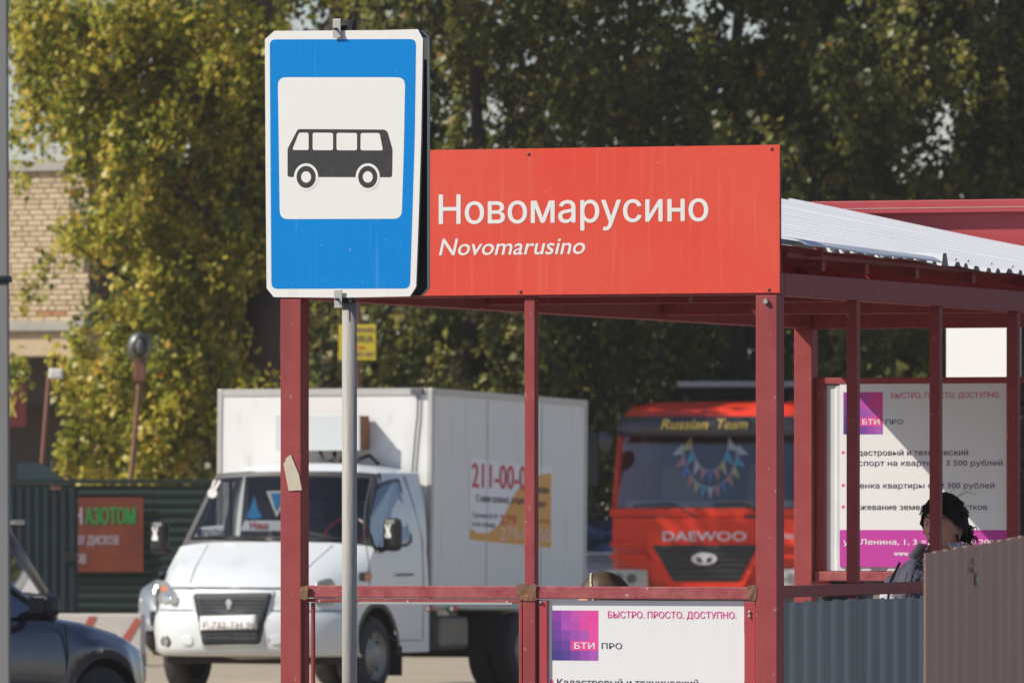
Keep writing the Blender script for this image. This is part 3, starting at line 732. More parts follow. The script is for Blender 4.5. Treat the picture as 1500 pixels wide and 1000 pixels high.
# things seen behind the windscreen
def ip(px, py, y):
    return tk.onY(px, py, y)
def inside(name, label, cat, pts, y, m, th=.004, kids=()):
    t = thing(name, label, cat); tk.place(t)
    MB().prism([ip(*p, y) for p in pts], y, y+th).build('board', m, t)
    for k in kids: k(t)
    return t
yi = 1.02
def kid_text(s, px0, px1, pyb, pyt, m, y, b=.02): 
    def f(t):
        A_ = ip(px0, pyb, y); B_ = ip(px1, pyb, y); C_ = ip(px0, pyt, y)
        lettering(t, 'lettering', s, A_[0], B_[0], A_[1], C_[1]-A_[1], y, m, b)
    return f
inside('route_card', 'white card with dark numbers lying behind the left of the truck windscreen', 'card', [(285,787),(326,782),(328,768),(290,772)], yi-.02, M['ad_white'], kids=[kid_text('Р732ТН', 291, 325, 783, 775, M['ink'], yi-.026)])
inside('phone_card', 'white card with a red word behind the truck windscreen', 'card', [(352,777),(430,777),(430,762),(358,762)], yi-.02, M['ad_white'], kids=[kid_text('Наш', 366, 392, 774, 763, M['ad_red'], yi-.026)])
inside('bunny_sticker', 'white rabbit head sticker at the upper left corner of the truck windscreen', 'sticker', ell(311,722,7,7,20), 1.08, M['letter_white'],
    kids=[lambda t: MB().prism([ip(*p,1.08) for p in ((312,717),(316,718),(324,704),(320,703))],1.08,1.084).prism([ip(*p,1.08) for p in ((309,716),(312,716),(316,703),(312,703))],1.08,1.084).build('ear', M['letter_white'], t)])
inside('triangular_pennant', 'blue triangular pennant with white border hanging behind the truck windscreen', 'pennant', [(390,719),(428,718),(405,757)], 1.10, M['letter_white'],
    kids=[lambda t: MB().sheet([ip(*p,1.094) for p in ((396,722),(422,721),(404,748))],1.094).build('blue_centre', M['blue_flag'], t)])
inside('blue_flag', 'small light blue pennant standing on the truck dashboard', 'flag', [(373,725),(377,745),(384,757),(371,760),(360,757),(366,745)], 1.05, M['blue_flag'])
# creases pressed into the bonnet
for sx in (-.52,.52):
    cr = []
    for i in range(9):
        t = .06+.86*i/8; s = sx*(1+.25*t); y = (ny(s)+.10)*(1-t) + (.70+.17*s*s)*t
        cr.append((s*sidex(hz(t)), y, hz(t) + .045*(1-s**4)*min(1, t*3+.15)))
    MB().path(cr, .007, 6).build('bonnet_crease', wp, truck, True)
# hood line, lights, grille, bumper details
def fy(z, s): return ny(s)+prof(z)
def front(name, pts, off, m, r=0, th=.02, parent=truck):
    pts = roundpoly(pts, r) if r else pts
    n = len(pts); cx = sum(p[0] for p in pts)/n; cy = sum(p[1] for p in pts)/n
    def pr_(p, d):
        y = .05
        for _ in range(6):
            lx, z = tk.onY(p[0], p[1], y); s = clampf(lx/.965, -1, 1); y = fy(clampf(z,.34,.93), s)
        return (lx, y-d, z)
    rows = [[pr_((cx+(p[0]-cx)*k, cy+(p[1]-cy)*k), off*(1 if k < 1 else .75)) for p in pts+pts[:1]] for k in (.02,.25,.5,.75,.92,1.0)]
    rows.append([(v[0], v[1]+th, v[2]) for v in rows[-1]])
    return MB().grid(rows).build(name, m, parent, True)
M['chip'] = mat('grille_black', (0.02,0.021,0.023), .5)
front('grille_surround', [(279,866),(404,864.5),(385,946.5),(295,947.5)], .016, M['white_paint'], 6, .03)
front('grille', [(284,869),(400,867.5),(382,943),(298,944.5)], .026, M['chip'], 5, .03)
gr = MB()
for i in range(12):                        # mesh of the grille
    z0 = .50+.033*i
    xw0 = -.50 - .0; k = (z0-.43)/.45
    xl, xr_ = -.27-.10*k-.0, .21+.12*k
    gr.path([(xl, fy(z0,0)-.030, z0), (xr_, fy(z0,0)-.030, z0)], .004, 4)
for i in range(20):
    k = i/19; gr.path([(-.25+.45*k, fy(.47,0)-.030, .47), (-.29+.53*k, fy(.66,0)-.030, .66), (-.35+.66*k, fy(.86,0)-.030, .86)], .003, 4)
tag(gr.build('grille_mesh', M['seam'], truck), kind='stuff')
front('badge', [(333,881),(338,876),(343,881),(341,893),(335,893)], .04, M['galv'], 1)
front('number_plate', [(295.5,902),(378,900),(378,920.5),(296,922.5)], .05, M['letter_white'], 1, .03)
A_ = tk.onY(299,919,-.055); B_ = tk.onY(376,917,-.055)
lettering(truck, 'lettering', 'Р 732 ТН 96', A_[0], B_[0], A_[1], .056, -.078, M['ink'], .01)
front('headlight', [(228,850),(240,849),(251,860),(262,874),(261,887),(226,887),(224,872)], .012, M['lamp'], 5)
front('headlight_bulb', ell(240,862,6,5,12), .014, M['amber'], 0, .005)
front('headlight_bulb', ell(243,877,8,7,14), .014, M['chrome'], 0, .005)
front('headlight', [(457,866),(466,850),(484,846),(491,853),(492,884),(462,886)], .012, M['lamp'], 5)
front('headlight_bulb', ell(476,862,6,5,12), .014, M['amber'], 0, .005)
front('fog_lamp', ell(242.5,940,7,10,18), .004, M['black'], 0, .02); front('fog_lamp_glass', ell(242.5,940,4.5,6.5,18), .007, M['lamp'], 0, .02)
front('bumper_recess', [(265,932),(281,930),(283,943),(276,946),(267,944)], .004, M['white_paint'], 3, .01)
front('bumper_recess', [(395,931),(412,927),(414,939),(408,944),(396,943)], .004, M['white_paint'], 3, .01)
bs_ = MB(); bs_.path([(s*.965, fy(.735,s)-.001, .735) for s in [-.95+.1*i for i in range(20)]], .006, 5)
bs_.path([(s*.955, fy(.92,s)+.0, .925) for s in [-.9+.1*i for i in range(19)]], .006, 5).build('panel_gap', M['seam'], truck)
# mirrors
def mirror(cx, cy, y, sgn):
    lx, z = tk.onY(cx, cy, y)
    m = MB().box(lx-.085,lx+.085,y-.05,y+.06,z-.16,z+.13).build('mirror', M['black'], truck, bevel=.05)
    MB().path([(lx-sgn*.02,y,z-.12),(lx-sgn*.16,y+.03,z-.16),(sgn*.90,y+.12,z-.13)], .025, 8).build('arm', M['black'], m)
    yy = y-.055
    MB().sheet([(lx+a*.030-.02,z+.02+b*.040) for a, b in ((-1,-.9),(-.9,-1.6),(.9,-1.6),(1,-.9),(.5,-.2),(.9,1.4),(.4,1.5),(0,.2),(-.5,1.5),(-1,1.2),(-.5,-.2))], yy).build('rabbit_sticker', M['letter_white'], m)
mirror(234,784,.98,-1); mirror(575,780,.95,1)
# chassis, wheels
MB().box(-.45,-.37,.5,5.7,.50,.62).build('frame_rail', M['chassis'], truck); MB().box(.37,.45,.5,5.7,.50,.62).build('frame_rail', M['chassis'], truck)
MB().box(-.8,.8,.5,.62,.27,.36).box(-.6,.6,.25,.5,.33,.42).build('front_axle', M['chassis'], truck, bevel=.02)
MB().box(-.35,.35,.62,1.8,.38,.8).build('engine', M['chassis'], truck, bevel=.04)
MB().path([(-.5,.4,.37),(-.1,.35,.33),(.3,.4,.34),(.6,.5,.36)], .022, 6).build('steering_rod', M['galv'], truck)
MB().tube((-.9,3.95,.34),(.9,3.95,.34),.07,n=10).build('rear_axle', M['chassis'], truck)
MB().box(.45,.88,2.35,3.0,.36,.66).build('fuel_tank', M['tank'], truck, bevel=.05)
MB().box(.5,.93,2.02,2.16,.36,.68).build('battery_box', M['chassis'], truck, bevel=.02)
def wheel(x, y, r, w, parent, sgn, z=None, rimm=None, name='wheel'):
    z = z or r
    b = MB(); pr = [(r*.62,-w/2+.01),(r*.80,-w/2),(r*.96,-w/2+.015),(r,-w/2+.045),(r,w/2-.045),(r*.96,w/2-.015),(r*.80,w/2),(r*.62,w/2-.01)]
    b.grid([[(x+d, y+q*cos(2*pi*i/32), z+q*sin(2*pi*i/32)) for q, d in pr] for i in range(33)])
    o = b.build(name, M['rubber'], parent, True)
    b = MB(); e = sgn*w/2
    pr = [(r*.63,e),(r*.60,e-sgn*.02),(r*.50,e-sgn*.05),(r*.40,e-sgn*.045),(r*.30,e-sgn*.01),(r*.20,e+sgn*.0),(.001,e+sgn*.01)]
    b.grid([[(x+d, y+q*cos(2*pi*i/28), z+q*sin(2*pi*i/28)) for q, d in pr] for i in range(29)]).build('rim', rimm or M['rim'], o, True)
    h = MB()
    for i in range(8):
        a = 2*pi*i/8; h.tube((x+e-sgn*.052, y+r*.46*cos(a), z+r*.46*sin(a)),(x+e-sgn*.04, y+r*.46*cos(a), z+r*.46*sin(a)), r*.055, n=8)
    h.build('rim_holes', M['black_matte'], o); return o
for sgn in (-1,1):
    wheel(sgn*.86,.86,.34,.19,truck,sgn)
    wheel(sgn*.90,3.95,.34,.19,truck,sgn); wheel(sgn*.66,3.95,.34,.19,truck,sgn)
MB().box(.55,1.0,3.45,3.47,.34,.70).build('mud_flap', M['black_matte'], truck); MB().box(-1.0,-.55,3.45,3.47,.34,.70).build('mud_flap', M['black_matte'], truck)
MB().box(.72,.98,1.33,1.345,.16,.42).build('mud_flap', M['black_matte'], truck)
# cargo box
X0, X1, Y0, Y1, Z0, Z1 = -1.164, 0.94, 2.05, 5.48, .745, 2.672
boxp = MB().box(X0+.01,X1-.01,.01,Y1-Y0-.01,Z0+.01-1.6,Z1-.01-1.6).build('cargo_box', M['box_white'], truck); boxp.location = (0, 2.05, 1.6); boxp.rotation_euler = (R(-1.2), 0, 0)
def bx(name, b, m, bev=0): 
    b = (b[0],b[1],b[2]-2.05,b[3]-2.05,b[4]-1.6,b[5]-1.6)
    return MB().box(*b).build(name, m, boxp, bevel=bev)
for x in (X0, X1-.05): bx('corner_trim', (x,x+.05,Y0,Y0+.05,Z0,Z1), M['alu'], .008); bx('corner_trim', (x,x+.05,Y1-.05,Y1,Z0,Z1), M['alu'], .008)
for y in (Y0, Y1-.05): bx('top_trim', (X0+.052,X1-.052,y,y+.05,Z1-.06,Z1), M['alu']); bx('bottom_trim', (X0+.052,X1-.052,y,y+.05,Z0,Z0+.07), M['alu'])
for x in (X0, X1-.05): bx('top_trim', (x,x+.05,Y0+.052,Y1-.052,Z1-.06,Z1), M['alu']); bx('bottom_trim', (x,x+.05,Y0+.052,Y1-.052,Z0,Z0+.07), M['alu'])
for y in (3.25,4.45): bx('panel_joint', (X1-.0095,X1-.005,y,y+.012,Z0+.08,Z1-.07), M['alu'])
cb = MB(); pts = [tk.onY(px, py, Y0) for px, py in ((612,574),(611,610),(608,640),(606,668),(604,700))]
cb.path([(p[0], -.012, p[1]-1.6) for p in pts], .008, 6).build('cable', M['seam'], boxp)
p = tk.onY(611,574,Y0); MB().box(p[0]-.06,p[0]+.05,-.03,-.001,p[1]-1.62,p[1]-1.57).build('cable_clip', M['seam'], boxp)
# cooling unit on the front of the box
A_ = tk.onY(403,660,1.83); B_ = tk.onY(527,607,1.83)
MB().box(A_[0],B_[0],1.83,1.85,A_[1],B_[1]).build('cooling_unit_cover', M['ac_grey'], truck, bevel=.006)
MB().box(A_[0]+.01,B_[0]-.005,1.852,2.045,A_[1]+.01,B_[1]-.01).build('cooling_unit', M['ac_brown'], truck, bevel=.006)
MB().path([(.05,1.95,A_[1]),(.08,1.85,A_[1]-.08),(.2,1.86,A_[1]-.12),(.40,1.92,A_[1]-.04),(.46,1.98,A_[1]-.12)], .017, 8).build('hose', M['black'], truck, True)
MB().path([(-.1,1.95,A_[1]),(-.02,1.85,A_[1]-.07),(.1,1.86,A_[1]-.1),(.2,1.95,A_[1]-.02)], .014, 8).build('hose', M['black'], truck, True)
MB().box(-.22,-.2,1.9,1.92,A_[1]-.14,A_[1]).build('bracket', M['rust'], truck)
# advert on the side: flat print
ad = MB(); XS = X1-.006
def sd(px, py): y, z = tk.onX(px, py, X1); return y-2.05, z-1.6
def adsheet(name, pts, k, m):
    vs = [(X1-.008+.002*k,)+sd(*p) for p in pts]; MB().add(vs, [tuple(range(len(vs)))]).build(name, m, boxp)
adsheet('advert', [(689,668),(809,676),(809,794),(690,788)], 0, M['ad_white'])
adsheet('advert_swoosh', [(690,771),(703,777),(718,775),(733,762),(745,738),(757,713),(776,694),(795,686),(808,684),(808.5,793),(690,787)], 1, M['ad_orange'])
def adtext(s, px0, px1, pyb, pyt, m, bold=0):
    a = sd(px0, pyb); b = sd(px1, pyb); c = sd(px0, pyt)
    lettering(boxp, 'lettering', s, a[0], b[0], a[1], c[1]-a[1], 0, m, bold, side=X1-.003)
adtext('211-00-00', 692, 782, 710, 673, M['ad_red'], .03)
adtext('С нами сколько, угодно', 698, 770, 731, 720, M['ink'], .02); adtext('мебели', 786, 804, 714, 703, M['ink'], .03); adtext('дорог', 783, 801, 734, 724, M['ink'], .03)
adtext('Грузчики до 20', 693, 729, 754, 747, M['ink'], .01); adtext('и по городу', 693, 726, 767, 760, M['ink'], .02)
adtext('279', 733, 757, 762, 748, M['ad_red'], .04); adtext('00', 790, 806, 757, 752, M['ad_red'], .04)
adtext('279-00-00', 733, 806, 785, 765, M['ad_pink'], .05)
for px in (625,660): 
    y, z = tk.onX(px, 890, .95); MB().box(.93,.98,y-.06,y,z-.03,z+.02).build('marker_lamp', M['chrome'], truck, bevel=.01); MB().box(.93,.98,y+.02,y+.1,z-.03,z+.02).build('marker_lamp', M['tail_red'], truck, bevel=.01)

# ================================================================== RED LORRY
rf = Frame((1032-750)/F*108, 108, -12)
lorry = thing('red_truck', 'red cab-over lorry lettered DAEWOO and Russian Team parked behind the shelter', 'truck'); rf.place(lorry)
tr = M['truck_red']
def rfp(px, py, y=0): return rf.onY(px, py, y)
cab = MB()
def cabrow(z, w, y0, rnd=.30):
    out = []
    for s in [-1,-.97,-.9,-.8,-.6,-.3,0,.3,.6,.8,.9,.97,1]: out.append((s*w, y0 + .10*abs(s)**2 + .22*max(0,(abs(s)-.85)/.15)**2, z))
    return [(-w, 2.1, z)] + out + [(w, 2.1, z)]
cab.grid([cabrow(*r) for r in ((.45,1.22,.06),(.8,1.25,.0),(1.25,1.25,.0),(1.50,1.25,.03),(1.56,1.245,.06))])
cab.build('cab_body', tr, lorry, True)
cab = MB(); cab.grid([cabrow(*r) for r in ((2.66,1.18,.30),(2.80,1.16,.42),(2.88,1.08,.62),(2.93,.90,.85))])
cab.grid([[(-.9,.85,2.93),(.9,.85,2.93)],[(-.9,2.1,2.95),(.9,2.1,2.95)]]).grid([[(-1.08,.62,2.88),(-.9,.85,2.93)],[(-1.08,2.1,2.88),(-.9,2.1,2.95)]]).grid([[(1.08,.62,2.88),(.9,.85,2.93)],[(1.08,2.1,2.88),(.9,2.1,2.95)]])
cab.build('cab_roof', tr, lorry, True)
b = MB()
for sg in (-1,1): b.grid([[(sg*1.24,.38,1.52),(sg*1.24,2.1,1.52)],[(sg*1.17,.62,2.70),(sg*1.17,2.1,2.70)]])
b.grid([[(-1.22,2.09,.6),(1.22,2.09,.6)],[(-1.15,2.09,2.9),(1.15,2.09,2.9)]])
b.build('cab_side', tr, lorry)
for sg in (-1,1):
    MB().add([(sg*1.245,.55,1.60),(sg*1.245,1.5,1.60),(sg*1.19,1.5,2.5),(sg*1.19,.75,2.5)],[(0,1,2,3)]).build('side_window', M['side_glass'], lorry)
    MB().path([(sg*1.225,.36,1.5),(sg*1.175,.56,2.62)], .05, 8).build('windscreen_pillar', tr, lorry, True)
SQ = [-1+i/8 for i in range(17)]
MB().grid([[(s*1.17*(1-.03*t), .06+.11*s*s+.28*t, 1.54+.98*t) for s in SQ] for t in (0,.5,1)]).build('windscreen', M['windscreen_sky'], lorry, True)
MB().grid([[(s*1.2, .05+.10*s*s-.01, 1.53) for s in SQ],[(s*1.2, .07+.10*s*s, 1.59) for s in SQ]]).build('windscreen_seal', M['black'], lorry, True)
# visor
MB().grid([[(s*1.17, .13+.16*s*s+d, z) for s in SQ] for z, d in ((2.49,.06),(2.50,-.02),(2.55,-.05),(2.72,.02),(2.745,.10))]).build('sun_visor', M['visor'], lorry, True)
def rl(s, px0, px1, pyb, pyt, m, y, bold, sh_=0):
    a = rfp(px0,pyb,y); b = rfp(px1,pyb,y); c = rfp(px0,pyt,y); lettering(lorry, 'lettering', s, a[0], b[0], a[1], c[1]-a[1], y, m, bold, sh_)
rl('Russian', 968, 1037, 628, 613, M['letter_yellow'], .07, .035, .3); rl('Team', 1051, 1095, 627.5, 612.5, M['letter_yellow'], .07, .035, .3)
rl('DAEWOO', 971, 1093, 791.5, 777.5, M['silver_letter'], -.032, .04)
rl('NOVUS', 1137, 1168, 789, 781, M['silver_letter'], -.032, .03, .2)
def rp_(name, pts, y, m, r=0, th=.05, bev=0):
    q = [rfp(a, b, y) for a, b in pts]; q = roundpoly(q, r) if r else q
    return MB().prism(q, y, y+th).build(name, m, lorry, bevel=bev)
rp_('front_panel', [(897,758),(1168,758),(1168,798),(897,800)], -.025, tr, .03, .06, .012)
rp_('upper_panel', [(893,744),(1172,744),(1172,757),(893,757)], .01, tr, .02, .06, .01)
rp_('grille_surround', [(943,796),(1122,796),(1090,861),(978,861)], -.05, tr, .04, .09, .02)
rp_('grille', [(955,798),(1111,798),(1082,851),(986,851)], -.06, M['chip'], .03, .03)
for i in range(6):
    k = i/6; py = 802+8.3*i
    rp_('grille_bar', [(960+28*k,py),(1106-26*k,py),(1105-26*k,py+2.6),(961+28*k,py+2.6)], -.075, M['visor'], 0, .02, .004)
rp_('emblem', ell(1031.5,818,19,9,24), -.085, M['silver_letter'], 0, .015, .004)
rp_('emblem_gap', [(1019,816),(1026,816),(1030,824),(1022,823)], -.087, M['chip']); rp_('emblem_gap', [(1044,816),(1037,816),(1033,824),(1041,823)], -.087, M['chip'])
for (xa, xb, d) in ((893,946,1),(1171,1120,-1)):
    rp_('side_fin', [(xa,794),(xb,791),(xb-d*4,799),(xa,800)], -.05, tr, 0, .08, .01)
    rp_('side_fin', [(xa,812),(xb+d*1,811),(xb+d*3,818),(xa,818)], -.05, tr, 0, .08, .01)
rp_('headlight', [(889,833),(948,834),(949,861),(895,861)], -.03, M['lamp_bright'], .03, .08, .01); rp_('headlight', [(1174,833),(1116,834),(1116,861),(1168,861)], -.03, M['lamp_bright'], .03, .08, .01)
for x in (905,925,1140,1158): rp_('headlight_bulb', ell(x,847,8,8,14), -.04, M['chrome'], 0, .01, .003)
rp_('step_handle', [(945,757),(974,756.5),(974,764),(946,765)], -.015, M['black'], 0, .04); rp_('step_handle', [(1090,754),(1118,754),(1118,761),(1091,761)], -.015, M['black'], 0, .04)
rp_('bumper', [(893,862),(1172,862),(1172,905),(897,905)], -.06, M['visor'], .04, .2, .02)
MB().path([rf_ for rf_ in [(rfp(1020,757,-.03)[0],-.03,rfp(1020,757)[1]),(rfp(985,737,.1)[0],.05,rfp(985,737)[1]),(rfp(930,743,.1)[0],.05,rfp(930,740)[1])]], .014, 6).build('wiper', M['black'], lorry)
MB().path([(rfp(1112,750)[0],-.03,rfp(1112,750)[1]),(rfp(1090,737)[0],.05,rfp(1090,735)[1]),(rfp(1045,741)[0],.06,rfp(1045,738)[1])], .014, 6).build('wiper', M['black'], lorry)
# cab interior
MB().box(-1.12,1.12,.35,.8,1.25,1.68).build('dashboard', M['seat_tan'], lorry, bevel=.08)
MB().box(-1.1,1.1,2.0,2.06,1.2,2.8).build('cab_lining', M['galv_dark'], lorry)
for x in (-.55,.55): MB().box(x-.26,x+.26,1.3,1.45,1.3,2.15).build('seat', M['seat_tan'], lorry, bevel=.06)
q = rfp(951,666,.5); MB().tube((q[0],.48,q[1]),(q[0],.5,q[1]),.115,n=20).build('round_fan', M['black'], lorry)
q = rfp(1035,665,.9); MB().sphere((q[0],.9,q[1]),.42,20,12,(1,.2,.85)).build('dark_curtain', M['black_matte'], lorry, True)
# mirrors with tubular arms
for sg in (-1,1):
    MB().path([(sg*1.15,.3,2.86),(sg*1.38,.05,2.82),(sg*1.45,.05,2.6),(sg*1.47,.05,1.6),(sg*1.25,.3,1.45)], .018, 6).build('mirror_arm', M['black'], lorry)
    m_ = MB().box(sg*1.45-.09,sg*1.45+.09,-.08,.04,1.85,2.55).build('mirror', M['black'], lorry, bevel=.03)
    MB().sphere((sg*1.30,.0,2.42),.12,12,8,(1,.5,1.2)).build('round_mirror', M['visor'], lorry, True)
for x, y in ((-1,1.3),(1,1.3),(-1,5.2),(1,5.2)): wheel(x*1.08, y, .52, .3, lorry, x, rimm=M['rim'])
MB().box(-.5,.5,1.0,7.5,.7,1.0).build('frame_rail', M['chassis'], lorry)
MB().box(-1.2,1.2,2.6,7.6,1.1,1.35).build('load_bed', M['visor'], lorry)
# garland: two strings of pennants
gar = thing('garland', 'garland of small coloured pennants hanging behind the red lorry windscreen', 'garland'); rf.place(gar)
PC = [mat('pennant_%s' % n, c, .7) for n, c in (('pink',(.75,.25,.25)),('white',(.8,.78,.72)),('cyan',(.04,.5,.7)),('yellow',(.72,.6,.15)),('orange',(.75,.25,.12)),('blue',(.05,.18,.55)))]
def string(x0, x1, ytop, ybot, n, r, y=.36):
    prev = None; st = MB(); pts = []
    for i in range(n+1):
        k = i/n; a = pi*k; px = (x0+x1)/2 - (x1-x0)/2*cos(a); py = ytop + (ybot-ytop)*sin(a)
        pts.append((px, py))
    st.path([(rfp(p[0],p[1],y)[0], y, rfp(p[0],p[1],y)[1]) for p in pts], .008, 5).build('string', M['letter_white'], gar)
    for i in range(n):
        (ax, ay), (bx_, by) = pts[i], pts[i+1]; mx, my = (ax+bx_)/2, (ay+by)/2
        dx, dy = mx-(x0+x1)/2, my-ytop+12; L = sqrt(dx*dx+dy*dy)
        tip = (mx + dx/L*r, my + dy/L*r)
        q = [rfp(*p_, y-.012) for p_ in ((ax,ay),(bx_,by),tip)]
        MB().prism(q, y-.014, y-.010).build('pennant', PC[(i*5+n) % 6], gar)
string(1000,1081,650,714,13,18); string(1012,1068,640,690,9,20)

# dark tipper body behind it
tf = Frame(3.35, 114.5, -3)
tip = thing('tipper_truck', 'dark tipper lorry whose flat canopy edge shows above the red lorry', 'truck'); tf.place(tip)
a = tf.onY(992,558); b = tf.onY(992,567)
MB().box(a[0],a[0]+2.6,0,.12,b[1],a[1]).build('canopy_edge', M['galv'], tip, bevel=.01)
MB().add([(a[0]+.03,.05,b[1]-.002),(a[0]+2.57,.05,b[1]-.002),(a[0]+2.35,1.2,b[1]-.28),(a[0]+.25,1.2,b[1]-.28),(a[0]+.03,1.25,b[1]+.05),(a[0]+2.57,1.25,b[1]+.05)],[(0,1,2,3),(0,3,4),(1,5,2),(3,2,5,4),(0,4,5,1)]).build('canopy', M['visor'], tip)
MB().box(a[0]+.03,a[0]+2.57,1.2,6,1.4,b[1]-.05).build('tipper_body', M['visor'], tip, bevel=.02)
MB().box(a[0]+.1,a[0]+2.5,-1.2,1.1,.6,2.5).build('cab', M['visor'], tip, bevel=.06)
MB().box(a[0]+.7,a[0]+1.9,1.1,6,.8,1.38).build('frame_rail', M['chassis'], tip)
for x in (a[0]+.2,a[0]+2.4):
    for y in (-.3,3.6,4.9): wheel(x,y,.52,.3,tip,1 if x>a[0]+1 else -1)

# ================================================================== CARS
def car(name, label, cat, X, Y, head, paint, L=4.4, W_=1.75, H=1.45, hood=.98, belt=.95, nose=.70, tail=.95, kind='sedan', glassm=None, wr=.31):
    """x forward, y left, z up; head = heading in degrees from +X"""
    c = thing(name, label, cat, (X, Y, 0), R(head)); hw = W_/2; l = L/2
    xf, xr = l-.86, -l+.80
    ZT = [(-l,tail-.12),(-l+.08,tail-.02),(-l+.7,tail),(-l+1.2,belt+.02),(.4,belt),(l-1.35,belt-.0),(l-1.0,hood-.06),(l-.5,hood-.16),(l-.22,nose+.02),(l-.06,nose-.14),(l,nose-.30)]
    WT = [(-l,hw*.80),(-l+.15,hw*.93),(-l+.6,hw),(l-.95,hw),(l-.6,hw*.955),(l-.35,hw*.86),(l-.15,hw*.68),(l,hw*.42)]
    def ip_(T, x):
        for (p, q), (r_, s_) in zip(T, T[1:]):
            if p <= x <= r_: return q+(s_-q)*(x-p)/(r_-p)
        return T[0][1] if x < T[0][0] else T[-1][1]
    rows = []; N = 72; ra = wr+.05
    for i in range(N+1):
        x = -l + L*i/N; zt = ip_(ZT, x); w = ip_(WT, x); zb = .20 if abs(x) < l-.1 else .28
        for xc in (xf, xr):
            if abs(x-xc) < ra: zb = max(zb, wr + sqrt(ra*ra-(x-xc)**2))
        zb = min(zb, zt-.12)
        flare = sum(.018*math.exp(-((x-xc)/.42)**2) for xc in (xf, xr))
        half = [(w*.97+flare, zb), (w+flare, zb+(zt-zb)*.3), (w*1.0, zb+(zt-zb)*.6), (w*.985, zt-.10), (w*.95, zt-.03), (w*.86, zt+.012), (w*.55, zt+.035), (0, zt+.045)]
        rows.append([(x, a_, b_) for a_, b_ in half] + [(x, -a_, b_) for a_, b_ in half[-2::-1]])
    m = MB().grid(rows); m.add(rows[0], [tuple(range(len(rows[0])))]); m.add(rows[-1], [tuple(range(len(rows[-1])-1,-1,-1))])
    body = m.build('body', paint, c, True)
    for xc in (xf, xr):
        for s in (-1,1):
            MB().grid([[(xc+(ra+.005)*cos(pi*j/14), s*y_, wr+(ra+.005)*sin(pi*j/14)) for y_ in (hw*.98, hw*.5)] for j in range(15)]).build('wheel_arch', M['black_matte'], c)
            b = MB(); pr = [(wr*.62,.08),(wr*.95,.09),(wr,.06),(wr,-.09),(wr*.9,-.1)]
            b.grid([[(xc+q*cos(2*pi*k/28), s*(hw-.12+d), wr+q*sin(2*pi*k/28)) for q, d in pr] for k in range(29)])
            t = b.build('wheel', M['rubber'], c, True)
            b = MB(); pr = [(wr*.64,.075),(wr*.55,.05),(wr*.2,.06),(.001,.07)]
            b.grid([[(xc+q*cos(2*pi*k/28), s*(hw-.12+d), wr+q*sin(2*pi*k/28)) for q, d in pr] for k in range(29)]).build('rim', M['rim'], t, True)
    # greenhouse
    fb, ft = l-1.30, l-2.05
    if kind == 'hatch': rb, rt = -l+.12, -l+.42
    else: rb, rt = -l+.72, -l+1.25
    bw, tw = hw*.90, hw*.70
    gm = glassm or M['side_glass']
    zb = belt+.01; zr = H-.07
    P8 = lambda x, y, z: (x, y, z)
    for s in (-1,1):
        MB().grid([[(rb+(fb-rb)*u, s*bw, zb) for u in (0,.25,.5,.75,1)],[(rt+(ft-rt)*u, s*tw, zr) for u in (0,.25,.5,.75,1)]]).build('side_glass', gm, c)
        for u in (.40,.72):
            MB().path([(rb+(fb-rb)*u, s*(bw+.004), zb),(rt+(ft-rt)*u+.02, s*(tw+.004), zr)], .02, 6).build('door_pillar', M['black'], c)
        MB().path([(fb+.02, s*bw, zb-.01),(ft+.02, s*(tw+.0), zr)], .032, 8).build('windscreen_pillar', paint, c, True)
        MB().path([(rb, s*bw, zb-.01),(rt, s*tw, zr)], .05, 8).build('rear_pillar', paint, c, True)
    MB().grid([[(fb+.02, y, zb-.01) for y in (-bw,0,bw)],[(ft, y, zr) for y in (-tw,0,tw)]]).build('windscreen', gm, c)
    MB().grid([[(rb-.01, y, zb) for y in (-bw,0,bw)],[(rt, y, zr) for y in (-tw,0,tw)]]).build('rear_window', gm, c)
    MB().grid([[(rt-.02+(ft-rt+.06)*u, s*(tw+.02), zr+.075*(1-s**4*.95)*(.5+.5*sin(pi*(.15+.7*u)))) for s in (-1,-.9,-.6,-.2,.2,.6,.9,1)] for u in (0,.08,.3,.6,.92,1)]).build('roof', paint, c, True)
    for s in (-1,1):
        mm = MB().box(fb-.36,fb-.20,s*(bw+.10)-(.0 if s>0 else .17),s*(bw+.10)+(.17 if s>0 else .0),zb-.0,zb+.15).build('door_mirror', M['black'], c, bevel=.05)
        MB().box(fb-.366,fb-.361,s*(bw+.12)-(.0 if s>0 else .13),s*(bw+.12)+(.13 if s>0 else .0),zb+.03,zb+.13).build('mirror_glass', M['mirror_dark'], mm)
        MB().tube((fb-.28,s*bw*.98,zb+.0),(fb-.28,s*(bw+.13),zb+.03),.03).build('mirror_foot', M['black'], c)
        for u in (.40,):
            MB().box(.1,.26,s*(hw+.002),s*(hw+.02),belt-.16,belt-.135).build('door_handle', paint, c, bevel=.005)
        MB().sphere((l-.95, s*(hw+.004), .72), .04, 10, 6, (1.2,.4,.7)).build('side_repeater', M['lamp'], c, True)
        q = [(l-.24,.52,nose-.10),(l-.12,.40,nose-.10),(l-.16,.40,nose+.0),(l-.34,.56,nose+.02)]
        MB().box(l-.42,l-.17,s*.52-.12,s*.52+.12,nose-.20,nose-.06).build('headlight', M['lamp'], c, bevel=.04)
        MB().box(-l-.005,-l+.22,s*hw*.80-.06,s*hw*.80+.08,tail-.26,tail-.08).build('tail_lamp', M['tail_red'], c, bevel=.02)
        MB().path([(l-1.28,s*(hw+.001),belt-.03),(l-1.25,s*(hw+.004),.7),(l-1.3,s*(hw*.975+.006),.25)], .006, 5).build('door_seam', M['black'], c)
